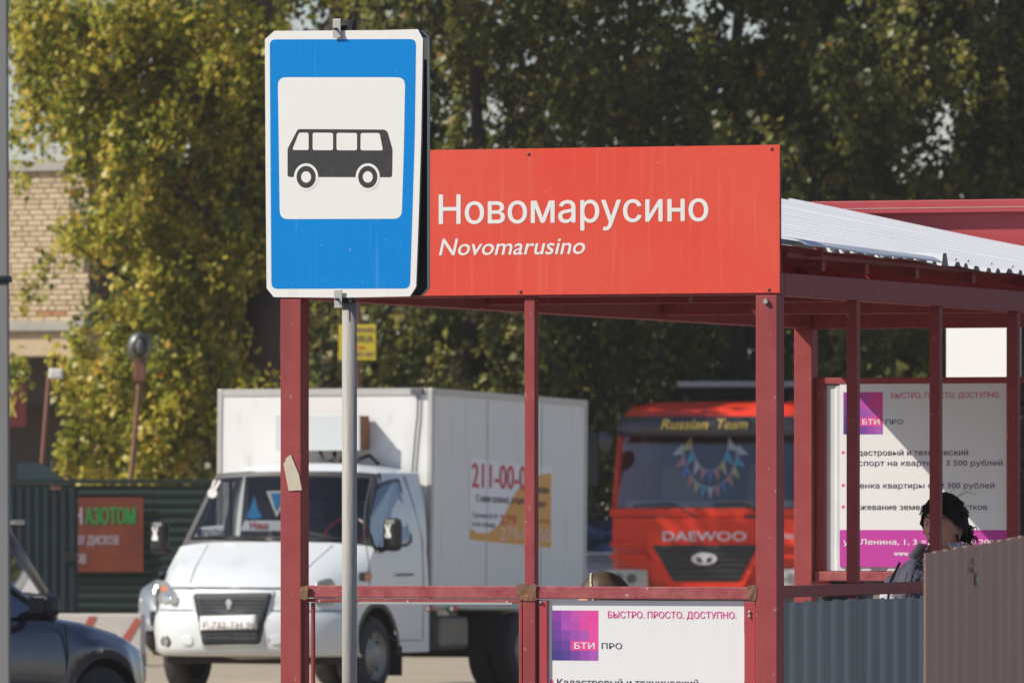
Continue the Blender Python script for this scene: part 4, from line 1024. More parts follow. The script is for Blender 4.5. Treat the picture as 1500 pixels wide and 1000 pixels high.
        MB().path([(rb+(fb-rb)*.42,s*(hw+.001),belt-.03),(rb+(fb-rb)*.42,s*(hw+.006),.3)], .005, 5).build('door_seam', M['black'], c)
    MB().box(l-.03,l+.02,-.35,.35,.35,.5).build('grille', M['black'], c, bevel=.01)
    return c
# dark blue car at lower left: its right flank towards us, nose away to the right
HX = 52
dx_, dy_ = cos(R(HX)), sin(R(HX))
# front right corner of this car appears at photo x = 205
L_ = 4.3
px_, D_ = 192, 56.5
Dw = 55.2; xw = (157-750)/F*Dw; cxc = xw - (L_/2-.86)*dx_ - .875*dy_; cyc = Dw - (L_/2-.86)*dy_ + .875*dx_
car('parked_car', 'dark blue parked car with black door mirror in the lower left corner', 'car', cxc, cyc, HX, M['navy'], L=L_, H=1.42, hood=.95, belt=.93, nose=.68)
hb = car('hatchback_car', 'beige hatchback with rear roof spoiler behind the dark blue car', 'car', (40-750)/F*66 - 2.0, 66.5, 172, M['beige_paint'], L=4.2, H=1.55, belt=.95, tail=.95, kind='hatch')
MB().box(-1.98+.1,-1.98+.36,-.55,.55,1.50,1.535).build('roof_spoiler', M['beige_paint'], hb, bevel=.01)
car('silver_car', 'silver car mostly hidden behind the box truck, its fender showing left of the cab', 'car', -2.45, 93.4, 180+58, M['silver_paint'], L=4.3, H=1.42, hood=.94)
car('white_car', 'white car parked between the box truck and the red lorry', 'car', 1.10, 112.6, -80, M['car_white'], L=4.2, H=1.50)

# ================================================================== BARRIER, GREEN FENCE, GATE, BANNER
bf = Frame((75-750)/F*86.7, 86.7, -3)
bar = thing('concrete_barrier', 'white concrete road block with red diagonal stripes beside the box truck', 'barrier'); bf.place(bar)
xr_ = bf.onY(207,940)[0]; zt = bf.onY(100,899)[1]
MB().add([(-1.6,-.0,0),(xr_,-.0,0),(xr_,.5,0),(-1.6,.5,0),(-1.6,.03,zt),(xr_,.03,zt),(xr_,.40,zt),(-1.6,.40,zt)],[(3,2,1,0),(4,5,6,7),(0,1,5,4),(1,2,6,5),(2,3,7,6),(3,0,4,7)]).build('block', M['barrier_white'], bar, bevel=.012)
def stripe(a, b, c, d):
    q = [bf.onY(*p, -.004+.0) for p in (a,b,c,d)]
    MB().add([(p[0], .03*p[1]/zt-.005, p[1]) for p in q],[(0,1,2,3)]).build('stripe', M['barrier_red'], bar)
stripe((187,943),(176,938),(199,903.5),(207,909)); stripe((130,902),(142,902),(110,970),(96,970)); stripe((60,902),(72,902),(42,970),(28,970))
MB().box(xr_+.002,xr_+.02,.1,.35,.0,.12).build('lifting_slot', M['concrete'], bar)

ff = Frame((18-750)/F*100, 100, 0)
def ribs_h(x0, x1, z0, z1, pitch, h, y):
    g = []; k = 0
    while z0+k*pitch < z1:
        for f, d in ((0,0),(.4,h),(.6,h),(1.0,0)):
            z = z0+(k+f)*pitch
            if z <= z1: g.append([(x0, y-d, z), (x1, y-d, z)])
        k += 1
    return g
gfz = 1.7 + 22*100/F
gfence = thing('green_fence', 'dark green metal fence with horizontal ribs behind the box truck', 'fence', (-6.2, 100, 0))
for i in range(3):
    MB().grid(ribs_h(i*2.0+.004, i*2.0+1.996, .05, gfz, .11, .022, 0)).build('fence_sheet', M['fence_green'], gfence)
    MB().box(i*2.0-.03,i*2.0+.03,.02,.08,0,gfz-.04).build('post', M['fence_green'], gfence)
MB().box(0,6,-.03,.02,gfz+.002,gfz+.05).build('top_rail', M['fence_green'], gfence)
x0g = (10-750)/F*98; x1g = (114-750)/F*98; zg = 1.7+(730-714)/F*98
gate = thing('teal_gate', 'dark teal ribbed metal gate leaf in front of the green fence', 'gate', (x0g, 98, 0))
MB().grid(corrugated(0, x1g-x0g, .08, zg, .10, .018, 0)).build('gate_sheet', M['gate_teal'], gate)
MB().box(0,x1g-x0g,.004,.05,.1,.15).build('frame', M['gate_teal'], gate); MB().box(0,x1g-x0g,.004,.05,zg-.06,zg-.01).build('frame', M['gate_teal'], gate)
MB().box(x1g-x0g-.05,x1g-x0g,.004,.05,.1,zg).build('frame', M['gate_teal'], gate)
hx = (104-750)/F*98-x0g; hz_ = 1.7-(816-730)/F*98
MB().box(hx-.09,hx+.08,-.07,-.02,hz_-.05,hz_+.06).build('latch_box', M['black'], gate, bevel=.01)
MB().box(x0g*0+.5,.62,-.03,-.02,zg-.02,zg+.01).build('hinge', M['rust'], gate)
roofg = MB().add([(0,0,0),(.62,0,0),(.62,.9,0),(0,.9,0),(0,.45,.25),(.28,.45,.25)],[(0,1,5,4),(1,2,5),(3,4,5,2),(0,3,2,1),(0,4,3)]).build('shed_roof', M['gate_teal'], None, loc=(-5.9,101.5,zg+.05))
# banner printed on the fence
bnf = Frame(0, 99.94, 0)
bn = thing('banner', 'orange brown banner with green word АЗОТОМ on the green fence', 'banner', (0, 99.93, 0))
bl = lambda px, py: bnf.onY(px, py)
a = bl(60,728); b = bl(210,837)
MB().box(a[0], b[0], 0, .006, b[1], a[1]).build('panel', M['banner'], bn)
def bt_(s, p0, p1, pb, pt, m, bold=.03):
    a = bl(p0,pb); b = bl(p1,pb); c = bl(p0,pt); lettering(bn, 'lettering', s, a[0], b[0], a[1], c[1]-a[1], -.006, m, bold)
bt_('АЗОТОМ', 125, 198, 767, 743, M['letter_green'], .05); bt_('Н', 108, 120, 767, 743, M['letter_grey'], .04)
bt_('ЫХ ДИСКОВ', 109, 174, 797, 784, M['letter_grey']); bt_('ОВ', 110, 126, 825, 811, M['letter_grey'])

# ================================================================== LAMPS, POSTS AND SMALL SIGNS
def glob(px, ptop, pbot, pxb, D, label, cap):
    X, _, Z = at(px, ptop, D); Xb = at(pxb, pbot, D)[0]
    l = thing('garden_lamp', label, 'lamp', (Xb, D, 0))
    dx = X-Xb; k = (dx)/(Z-1.9)
    MB().tube((-k*1.9,0,0),(dx,0,Z),.035,.03,n=10).build('post', M['post_brown'], l)
    return l, dx, Z
l, dx, Z = glob(205, 556, 706, 192, 102, 'globe lamp with a pale bulb on a thin rusty post above the green fence', 1)
MB().box(dx-.07,dx+.07,-.07,.07,Z-.02,Z+.22).build('socket', M['tail_red'] if False else M['post_brown'], l, bevel=.01)
MB().sphere((dx,0,Z+.39),.155,20,14,(1,1,1.2)).build('globe', M['globe'], l, True)
MB().sphere((dx,0,Z+.40),.05,12,8,(.9,.9,1.8)).build('bulb', M['letter_white'], l, True)
l2, dx, Z = glob(72, 552, 706, 60, 102.4, 'thin red post with a small white floodlight left of the globe lamp', 1)
MB().box(dx+.0,dx+.16,-.06,.06,Z-.02,Z+.10).build('floodlight', M['letter_white'], l2, bevel=.02)
MB().tube((dx+.01,.02,1.2),(dx+.03,.02,Z-1.0),.012,n=6).build('conduit', M['galv'], l2)
# yellow notice
yX, _, yZ = at(536, 501, 96)
ys_ = thing('yellow_sign', 'small yellow notice on a brown post above the box truck roof', 'sign', (at(524,0,96)[0], 96, 0))
MB().tube((-.0,0.06,0),(-.01,0.06,yZ+.5),.045,n=10).build('post', M['post_brown'], ys_)
zf = Frame(at(524,0,96)[0], 96, 0)
a = zf.onY(496,475); b = zf.onY(550.5,527)
MB().box(a[0],b[0],-.01,.008,b[1],a[1]).build('panel', M['yellow'], ys_)
def yt_(s, p0, p1, pb, pt, m):
    a = zf.onY(p0,pb); b = zf.onY(p1,pb); c = zf.onY(p0,pt); lettering(ys_, 'lettering', s, a[0], b[0], a[1], c[1]-a[1], -.016, m, .03)
yt_('ином', 521, 547, 486, 478, M['inkviolet']); yt_('ИКА', 521, 546, 501, 491, M['navy']); yt_('ом', 521, 534, 511, 505, M['ad_red']); yt_('87-87', 521, 548, 522, 515, M['inkviolet'])

# ================================================================== BRICK BUILDING
bD = 135; bsx = bD/F
bX1 = at(131,0,bD)[0]; bX0 = bX1-8; zlow = at(0,470,bD)[2]; ztop = at(0,250,bD)[2]
bld = thing('brick_building', 'cream brick building at the left behind the tree, concrete ledge below', 'building', (bX1, bD, 0), R(-24))
bXw = bX1; bX0 -= bX1; bX1 = 0.0
MB().box(bX0,bX1-.004,.012,8,zlow,ztop).build('upper_wall', M['mortar'], bld)
MB().box(bX0-.1,-.33,-.08,8,ztop+.002,at(0,233,bD)[2]).build('coping', M['concrete'], bld, bevel=.01)
MB().box(bX0,bX1+.8,.9,8,3.2,ztop-.5).build('recessed_wall', M['shaded_wall'], bld)
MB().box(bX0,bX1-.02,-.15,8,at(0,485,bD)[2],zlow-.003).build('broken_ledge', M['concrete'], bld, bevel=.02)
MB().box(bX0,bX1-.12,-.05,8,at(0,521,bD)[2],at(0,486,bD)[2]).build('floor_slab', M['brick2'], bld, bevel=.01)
MB().box(bX0,bX1+.9,2.2,8,0,at(0,522,bD)[2]).build('ground_floor_wall', M['shaded_wall'], bld)
random.seed(3)
bwid, bh, pitchz, pitchx = .250, .068, .0845, .262
bmesh_ = []
for k in range(4):
    bm_ = MB().box(0,.240,0,.014,0,.066); me = bpy.data.meshes.new('brick'); me.from_pydata(bm_.v, [], bm_.f); me.materials.append(M['brick%d' % k]); me.update(); bmesh_.append(me)
nrow = int((ztop-zlow)/pitchz); nb = 0; restv = MB()
for r in range(nrow):
    z = zlow + .008 + r*pitchz; off = (0, .5, .25, .75)[r % 4]*pitchx*(1 if r % 3 else .6)
    x = bX1 - .02 - off
    first = True
    while x > bX0:
        xa = x - .249
        seen = 750+(bXw+(xa+.25)*.91)/bsx > 8
        k = random.choices((0,1,2), (5,3,2))[0]
        if (r < 2 and random.random() < .45): k = 3
        if first and off > .1:
            restv.box(x+.013, bX1-.016, 0, .012, z, z+.066) if bX1-.016-(x+.013) > .03 else None
        first = False
        if seen and nb < 300:
            o = bpy.data.objects.new('brick', bmesh_[k]); COL.objects.link(o); o.parent = bld; o.location = (xa, random.uniform(-.004,.003), z); nb += 1
        else: restv.box(xa, xa+.249, 0, .012, z, z+.066)
        x -= pitchx
tag(restv.build('brickwork', M['brick0'], bld), kind='stuff')
ks = thing('red_shop_sign', 'dark red sign with a yellow letter К on the shaded ground floor wall', 'sign', (0, 134.2, 0))
kf = Frame(0, 134.2, 0); a = kf.onY(-60,562); b = kf.onY(38,625)
MB().box(a[0],b[0],0,.05,b[1],a[1]).build('panel', mat('sign_dark_red',(.16,.02,.025),.7), ks)
a = kf.onY(13,610); b = kf.onY(24,610); c = kf.onY(13,582)
lettering(ks, 'lettering', 'К', a[0], b[0], a[1], c[1]-a[1], -.01, M['letter_yellow'], .04)
roofg.name = 'shed_roof'; tag(roofg, 'low dark teal hipped roof just above the gate at the left edge', 'roof')

# rubble by the road
random.seed(11); rb_ = MB()
for i in range(150):
    X = at(random.gauss(632,26),0,92)[0]; Y = 92+random.uniform(-.4,.5); r = random.uniform(.02,.06); h = .16*math.exp(-((X-at(632,0,92)[0])/.25)**2)*random.random()
    rb_.sphere((X,Y,r*.5+h), r, 6, 4, (1,1,random.uniform(.6,1)))
tag(rb_.build('rubble', M['stone']), kind='stuff')

# ================================================================== TREES
def crown(name, clumps, leaf, material, parent, seed, hang=.5, tint=(.0,1.0), tw=None):
    """clumps: (x, y, z, radius, leaves). Every leaf is a small folded face of its own."""
    rng = np.random.default_rng(seed); C_ = []; T_ = []; SZ = []
    for (x, y, z, r, n) in clumps:
        nt = max(1, int(n/26)); 
        d = rng.normal(size=(nt,3)); d /= np.linalg.norm(d, axis=1)[:,None]
        tc = np.array([x,y,z]) + d*(r*rng.random((nt,1))**.45)
        tt = rng.normal(0, .20, nt)
        for i in range(nt):
            k = int(rng.integers(14, 38))
            p = rng.normal(size=(k,3))*np.array([.075,.075,.14])*min(1.9, max(1, r*1.3)); p[:,2] -= .08
            C_.append(tc[i]+p); T_.append(np.full(k, tt[i])); 
    C_ = np.concatenate(C_); T_ = np.concatenate(T_); N = len(C_)
    C_[:,2] = np.maximum(C_[:,2], .1)
    nrm = rng.normal(size=(N,3))*.62 + np.array([-.62,-.42,.42]); nrm /= np.linalg.norm(nrm, axis=1)[:,None]
    a = rng.normal(size=(N,3)); a[:,2] -= 1.6*hang; a -= nrm*(a*nrm).sum(1)[:,None]; a /= np.linalg.norm(a, axis=1)[:,None]
    b = np.cross(nrm, a)
    s = leaf*rng.uniform(.65, 1.25, N)[:,None]
    V = np.stack([C_ - a*s*.5, C_ + b*s*.40 + nrm*s*.08 - a*s*.08, C_ + a*s*.58, C_ - b*s*.40 + nrm*s*.08 - a*s*.08], 1).reshape(-1, 3)
    me = bpy.data.meshes.new(name); me.vertices.add(4*N); me.vertices.foreach_set('co', V.ravel().astype('f'))
    me.loops.add(4*N); me.loops.foreach_set('vertex_index', np.arange(4*N, dtype='i'))
    me.polygons.add(N); me.polygons.foreach_set('loop_start', np.arange(0, 4*N, 4, dtype='i')); me.polygons.foreach_set('loop_total', np.full(N, 4, 'i'))
    me.update(calc_edges=True)
    at_ = me.attributes.new('tint', 'FLOAT', 'POINT')
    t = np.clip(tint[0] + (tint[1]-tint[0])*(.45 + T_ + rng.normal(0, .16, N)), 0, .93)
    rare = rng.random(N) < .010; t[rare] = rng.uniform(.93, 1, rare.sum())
    at_.data.foreach_set('value', np.repeat(t, 4).astype('f'))
    me.materials.append(material)
    o = bpy.data.objects.new(name, me); COL.objects.link(o)
    if parent: o.parent = parent
    return o
def tree(name, label, X, Y, H, clumps, leaf, material, seed, r0=.26, limbs=None, lean=0.0, group=None, hang=.5, tint=(0,1)):
    t = thing(name, label, 'tree', (X, Y, 0), 0, group)
    rng = random.Random(seed)
    pts = [(lean*(z/H)+.10*sin(z*1.1+seed), .1*cos(z*.8), z) for z in [H*i/9 for i in range(10)]]; pts[0] = (pts[0][0], pts[0][1], -.05)
    tk_ = MB().path(pts, [r0*(1.15 if i == 0 else (1-.085*i)) for i in range(10)], 12).build('trunk', M['bark'], t, True)
    cl = [(x-X, y-Y, z, r, n) for x, y, z, r, n in clumps]
    for (x, y, z, r, n) in rng.sample(cl, min(len(cl), 16)):
        zz = clampf(z-rng.uniform(.8,2.0), .8, H*.85); k = int(zz/H*9); p = Vector(pts[k]); q = Vector((x,y,z)); m_ = (p+q)/2 + Vector((0,0,.25))
        rr = r0*(1-.085*k)*.34
        MB().path([p, p.lerp(m_,.5)+Vector((0,0,.08)), m_, q], [rr, rr*.8, rr*.5, .012], 7).build('limb', M['bark'], t, True)
    for L_ in (limbs or []):
        MB().path([(p[0]-X, p[1]-Y, p[2]) for p in L_[0]], L_[1], 10).build('limb', M['bark'], t, True)
    crown('crown', cl, leaf, material, t, seed, hang, tint)
    return t
def blobs(lst, D, dens, depth=1.6, seed=1):
    rng = random.Random(seed); out = []
    for (px, py, r) in lst:
        rr = r*D/F; n = max(1, int(2+r/22))
        for _ in range(n):
            X, _, Z = at(px + rng.uniform(-.35,.35)*r, py + rng.uniform(-.35,.35)*r, D)
            out.append((X, D + rng.uniform(-depth, depth), Z, rr*.78, dens*(r/60)**2/n*60))
    return out
LT = [(60,20,75),(150,60,90),(250,50,95),(350,60,90),(60,120,60),(130,170,80),(230,160,90),(330,170,90),(200,250,75),(120,225,34),(290,270,90),(370,280,80),
      (200,330,60),(165,350,38),(105,345,26),(70,395,14),(45,415,9),(135,300,24),(230,410,60),(300,380,75),(200,460,50),(170,520,46),(240,520,60),(120,505,30),(85,520,16),
      (300,470,60),(150,600,50),(215,600,60),(120,640,36),(280,590,70),(170,670,46),(245,665,60),(330,640,60),(110,560,36),(350,540,50),(390,600,50),(40,545,18),(345,350,60),(390,380,45),(270,440,50),(60,60,60),(30,190,20),(35,255,10)]
lc = blobs(LT, 108, 21, 1.5, 5)
rngt = random.Random(9)
for _ in range(70):                      # the part of the crown above the frame
    a = rngt.uniform(0, 2*pi); r = rngt.uniform(0, 3.4); z = rngt.uniform(8.3, 14.5)
    k = 1-max(0,(z-11)/4)**2
    lc.append((-4.4+r*cos(a)*max(.3,k), 108.6+r*sin(a)*max(.3,k), z, 1.0, 260))
D1 = 108.5
limbs = [([at(400,560,D1), at(385,480,D1), at(345,452,D1), at(318,425,D1), at(300,395,D1), at(282,330,D1)], [.17,.16,.12,.08,.055,.03]),
         ([at(395,470,D1), at(405,420,D1), at(418,350,D1), at(395,200,D1)], [.16,.13,.1,.06]), ([at(385,470,D1), at(380,430,D1), at(366,330,D1), at(340,200,D1)], [.13,.1,.08,.05]),
         ([at(240,140,D1), at(230,90,D1), at(222,55,D1)], [.045,.04,.03])]
tree('poplar_tree', 'tall sunlit yellow-green poplar overhanging the brick building at the left', at(382,0,D1)[0], D1, 13, lc, .105, LEAF_LIT, 21, r0=.30, limbs=limbs, lean=.1)

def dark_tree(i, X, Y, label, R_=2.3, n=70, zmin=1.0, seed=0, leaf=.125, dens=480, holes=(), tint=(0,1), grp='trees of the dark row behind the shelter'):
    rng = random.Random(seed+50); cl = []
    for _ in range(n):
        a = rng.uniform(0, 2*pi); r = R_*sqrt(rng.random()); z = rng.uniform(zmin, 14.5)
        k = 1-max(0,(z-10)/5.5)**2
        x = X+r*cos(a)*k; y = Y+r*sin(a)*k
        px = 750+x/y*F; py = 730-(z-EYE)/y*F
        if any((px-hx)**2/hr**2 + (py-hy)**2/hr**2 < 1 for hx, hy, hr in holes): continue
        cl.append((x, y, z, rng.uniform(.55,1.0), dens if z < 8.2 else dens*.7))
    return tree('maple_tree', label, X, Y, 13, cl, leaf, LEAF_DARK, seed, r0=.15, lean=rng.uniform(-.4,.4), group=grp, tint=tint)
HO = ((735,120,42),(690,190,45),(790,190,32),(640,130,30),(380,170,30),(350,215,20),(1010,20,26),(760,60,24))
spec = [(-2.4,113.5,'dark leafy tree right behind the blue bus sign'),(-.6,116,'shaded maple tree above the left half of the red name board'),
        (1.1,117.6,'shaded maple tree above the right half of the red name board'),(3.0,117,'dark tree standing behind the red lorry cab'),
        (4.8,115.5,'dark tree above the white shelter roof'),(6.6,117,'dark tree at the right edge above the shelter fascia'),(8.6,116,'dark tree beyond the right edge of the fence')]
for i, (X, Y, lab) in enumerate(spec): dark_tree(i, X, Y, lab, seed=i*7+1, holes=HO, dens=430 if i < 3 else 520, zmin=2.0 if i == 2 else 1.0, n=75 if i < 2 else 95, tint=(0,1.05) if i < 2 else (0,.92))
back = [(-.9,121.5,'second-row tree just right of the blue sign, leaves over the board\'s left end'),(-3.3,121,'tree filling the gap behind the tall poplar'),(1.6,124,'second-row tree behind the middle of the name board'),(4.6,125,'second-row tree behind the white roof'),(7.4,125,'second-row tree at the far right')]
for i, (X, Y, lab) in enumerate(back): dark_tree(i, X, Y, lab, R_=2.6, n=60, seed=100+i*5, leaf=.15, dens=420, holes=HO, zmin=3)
# undergrowth behind everything
uc = []
rngu = random.Random(4)
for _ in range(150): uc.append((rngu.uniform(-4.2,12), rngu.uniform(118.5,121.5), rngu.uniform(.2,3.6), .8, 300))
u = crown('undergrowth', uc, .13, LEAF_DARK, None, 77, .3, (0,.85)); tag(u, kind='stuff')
uc = []
for _ in range(26): uc.append((rngu.uniform(.2,3.2), rngu.uniform(115.5,117), rngu.uniform(.1,1.2), .5, 200))

# ================================================================== PEOPLE
def skinned(name, verts, edges, radii, m, parent, sub=2):
    me = bpy.data.meshes.new(name); me.from_pydata(verts, edges, []); me.update(); me.materials.append(m)
    o = bpy.data.objects.new(name, me); COL.objects.link(o); o.parent = parent
    sm = o.modifiers.new('skin', 'SKIN'); sm.use_smooth_shade = True
    if not me.skin_vertices: me.skin_vertices.new()
    for i, r in enumerate(radii):
        me.skin_vertices[0].data[i].radius = r if isinstance(r, tuple) else (r, r)
    me.skin_vertices[0].data[0].use_root = True
    s = o.modifiers.new('sub', 'SUBSURF'); s.levels = sub; s.render_levels = sub
    return o
def chain(V, E, Rr, start, pts):
    i = start
    for p, r in pts:
        V.append(p); Rr.append(r); E.append((i, len(V)-1)); i = len(V)-1
    return i
def head(parent, loc, rz, hairm, sc=1.0, tilt=0):
    g = []; nu, nv = 56, 40
    for j in range(nv+1):
        th = pi*j/nv; row = []
        for i in range(nu+1):
            ph = 2*pi*i/nu
            x = sin(th)*cos(ph); y = sin(th)*sin(ph); z = cos(th)
            X = .076*x; Y = .094*y; Z = .116*z
            if z < 0: X *= 1-.26*(-z)**1.5; Y = Y*(1-.10*(-z)) if y < 0 else Y*(1-.45*(-z)**1.2)
            if y < 0:
                f = (-y)**1.5
                G = lambda cx, cz, sx, sz: math.exp(-((X-cx)/sx)**2-((Z-cz)/sz)**2)
                Y -= f*(.021*G(0,-.020,.012,.016) + .012*G(0,.002,.009,.022) + .007*G(0,-.052,.026,.013) + .009*G(0,-.092,.022,.018))
                Y += f*(.013*G(.031,.012,.018,.012) + .013*G(-.031,.012,.018,.012) + .004*G(0,-.068,.02,.006) + .003*G(0,-.036,.02,.005))
                Y -= f*(.006*G(.031,.034,.024,.008) + .006*G(-.031,.034,.024,.008) + .007*G(.043,-.025,.018,.02) + .007*G(-.043,-.025,.018,.02))
            row.append((X, Y, Z))
        g.append(row)
    h = MB().grid(g).build('head', M['skin'], parent, True); h.location = loc; h.rotation_euler = (R(tilt), 0, rz); h.scale = (sc,)*3
    for s in (-1,1):
        MB().sphere((s*.031,-.0695,.009), .0125, 14, 10).build('eye', M['eye_white'], h, True)
        MB().sphere((s*.031,-.0772,.0085), .0062, 10, 8).build('iris', M['iris'], h, True)
        MB().sphere((s*.031,-.0700,.0165), .0150, 14, 10, (1.15,1,.72)).build('eyelid', M['skin'], h, True); MB().sphere((s*.031,-.0700,-.0025), .0145, 14, 10, (1.15,1,.62)).build('eyelid', M['skin'], h, True)
        MB().path([(s*.014,-.093,.031),(s*.030,-.094,.037),(s*.048,-.080,.031)], [.0028,.0034,.0018], 6).build('eyebrow', hairm, h, True)
        MB().sphere((s*.073,.010,-.006), .026, 14, 10, (.25,.55,1.0)).build('ear', M['skin'], h, True)
        MB().sphere((s*.0085,-.108,-.030), .0042, 8, 6).build('nostril', M['lips'], h, True)
    MB().path([(-.023,-.0955,-.061),(-.010,-.1035,-.0575),(0,-.1045,-.0590),(.010,-.1035,-.0575),(.023,-.0955,-.061)], [.0015,.0040,.0036,.0040,.0015], 8).build('upper_lip', M['lips'], h, True)
    MB().path([(-.021,-.0955,-.0625),(0,-.1035,-.0670),(.021,-.0955,-.0625)], [.0015,.0050,.0015], 8).build('lower_lip', M['lips'], h, True)
    return h
def figure(parent, J, skinm):
    """J: joints; one continuous body with arms, legs, hands of five fingers"""
    V = [J['pelvis']]; Rr = [(.15,.11)]; E = []
    sp = chain(V, E, Rr, 0, [(J['waist'],(.125,.095)),(J['chest'],(.155,.105)),(J['neck0'],(.085,.075)),(J['neck1'],(.052,.052)),(J['head'],(.05,.05))])
    ch = 2
    for s in ('L','R'):
        chain(V, E, Rr, 0, [(J['hip'+s],(.095,.095)),(J['knee'+s],(.058,.058)),(J['ankle'+s],(.038,.038)),(J['toe'+s],(.034,.028))])
        w = chain(V, E, Rr, ch, [(J['sh'+s],(.062,.062)),(J['elbow'+s],(.042,.042)),(J['wrist'+s],(.026,.026)),(J['palm'+s],(.030,.018))])
        p = Vector(J['palm'+s]); d = (p-Vector(J['wrist'+s])).normalized(); side = Vector((0,1,0)).cross(d).normalized() if abs(d.y) < .8 else Vector((1,0,0))
        lat = d.cross(side).normalized()
        for k, ln in enumerate((.068,.078,.072,.056)):
            o = lat*(.024-.016*k)
            chain(V, E, Rr, w, [(tuple(p+o+d*.035),.0095),(tuple(p+o+d*(.035+ln*.5)+side*.008),.0085),(tuple(p+o+d*(.035+ln*.9)+side*.026),.0075)])
        chain(V, E, Rr, w, [(tuple(p+lat*.034+d*.0),.010),(tuple(p+lat*.05+d*.03+side*.01),.0085),(tuple(p+lat*.052+d*.052+side*.02),.0075)])
    return skinned('body', V, E, Rr, skinm, parent)
def dressed(name, J, keys, radii, m, parent, edges):
    V = [J[k] if isinstance(k, str) else k for k in keys]
    return skinned(name, V, edges, radii, m, parent)

# woman standing inside the shelter
wf = Frame((1386-750)/F*34, 34, 0)
wX = (1386-750)/F*34
wom = thing('person', 'woman with dark curly hair, grey jacket and dark floral blouse standing inside the shelter', 'person', (wX, 34, 0))
sc = R(-28)
def rz_(x, y): return (x*cos(sc)-y*sin(sc), x*sin(sc)+y*cos(sc))
def J3(x, y, z): a, b = rz_(x, y); return (a, b, z)
J = dict(pelvis=J3(0,0,.90), waist=J3(0,.0,1.08), chest=J3(0,.0,1.29), neck0=J3(0,.01,1.43), neck1=J3(0,.0,1.48), head=J3(0,-.005,1.54))
for s, q in (('L',1),('R',-1)):
    J['hip'+s] = J3(.10*q,0,.84); J['knee'+s] = J3(.11*q,-.01,.46); J['ankle'+s] = J3(.11*q,.02,.08); J['toe'+s] = J3(.13*q,-.13,.035)
    J['sh'+s] = J3(.205*q,.01,1.385); J['elbow'+s] = J3(.255*q,.03,1.06); J['wrist'+s] = J3(.20*q,-.14,.92); J['palm'+s] = J3(.17*q,-.20,.90)
figure(wom, J, M['skin'])
# clothes as their own surfaces
RG = [(.80,.185,.135,0),(.92,.19,.14,0),(1.05,.185,.135,0),(1.18,.19,.14,0),(1.28,.205,.143,0),(1.36,.215,.135,.0),(1.41,.205,.120,.005),(1.445,.172,.105,.01),(1.475,.125,.088,.012),(1.497,.088,.072,.012),(1.515,.080,.066,.010)]
def torso(x_keep, grow, z0=0):
    N_ = 48; vs = []; fs = []
    for z, rx, ry, cy in RG:
        for i in range(N_):
            ph = 2*pi*i/N_; w = 1+.012*sin(ph*9+z*31)+.008*sin(z*70+ph*4)
            vs.append(J3((rx*w+grow)*cos(ph), cy+(ry*w+grow)*sin(ph), z))
    for j in range(len(RG)-1):
        for i in range(N_):
            ph = 2*pi*(i+.5)/N_; z = (RG[j][0]+RG[j+1][0])/2; x = RG[j][1]*cos(ph)
            if x_keep(x, sin(ph), z): fs.append((j*N_+i, j*N_+(i+1) % N_, (j+1)*N_+(i+1) % N_, (j+1)*N_+i))
    return MB().add(vs, fs)
opening = lambda x, y, z: y < 0 and abs(x) < .125 - .25*max(0, z-1.38)
j_ = torso(lambda x, y, z: not opening(x, y, z), .006).build('jacket', M['jacket'], wom, True)
j_.modifiers.new('t', 'SOLIDIFY').thickness = .006
torso(lambda x, y, z: y < .2 and abs(x) < .17 and not (z > 1.40 and abs(x) < (z-1.38)*.62 and y < 0), -.006).build('blouse', M['blouse'], wom, True)
for s_, q in (('L',1),('R',-1)):
    V_ = []; E_ = []; R__ = []
    V_.append(J3(.165*q,.005,1.385)); R__.append((.078,.078))
    chain(V_, E_, R__, 0, [(J3(.222*q,.01,1.33),(.078,.080)),(J3(.25*q,.02,1.19),(.068,.068)),(J['elbow'+s_],(.062,.062)),(J['wrist'+s_],(.048,.048))])
    skinned('sleeve', V_, E_, R__, M['jacket'], wom)
    MB().path([J3(q*.205,-.115,1.10),J3(q*.208,-.118,1.25),J3(q*.200,-.095,1.37),J3(q*.178,-.055,1.445)], .0055, 6).build('piping', M['black'], wom)
    MB().grid([[J3(q*(.070+.030*v+.012*u), -.085+.075*u-.012*v, 1.502+.020*(1-v)-.022*v-.004*u) for u in (-.5,0,.5,1)] for v in (0,.5,1,1.3)]).build('collar', M['jacket'], wom, True).modifiers.new('t','SOLIDIFY').thickness = .008
    MB().path([J3(q*.122,-.116,1.0), J3(q*.126,-.118,1.2), J3(q*.128,-.118,1.32), J3(q*.098,-.090,1.45)], [.010]*4, 8).build('jacket_edge', M['jacket'], wom, True)
dressed('trousers', J, ['pelvis','hipL','kneeL','ankleL','hipR','kneeR','ankleR'], [(.165,.12),(.115,.11),(.08,.08),(.065,.065),(.115,.11),(.08,.08),(.065,.065)], M['trousers'], wom, [(0,1),(1,2),(2,3),(0,4),(4,5),(5,6)])
hd = head(wom, J3(0,-.02,1.592), R(-33), M['hair_dark'], 1.0)
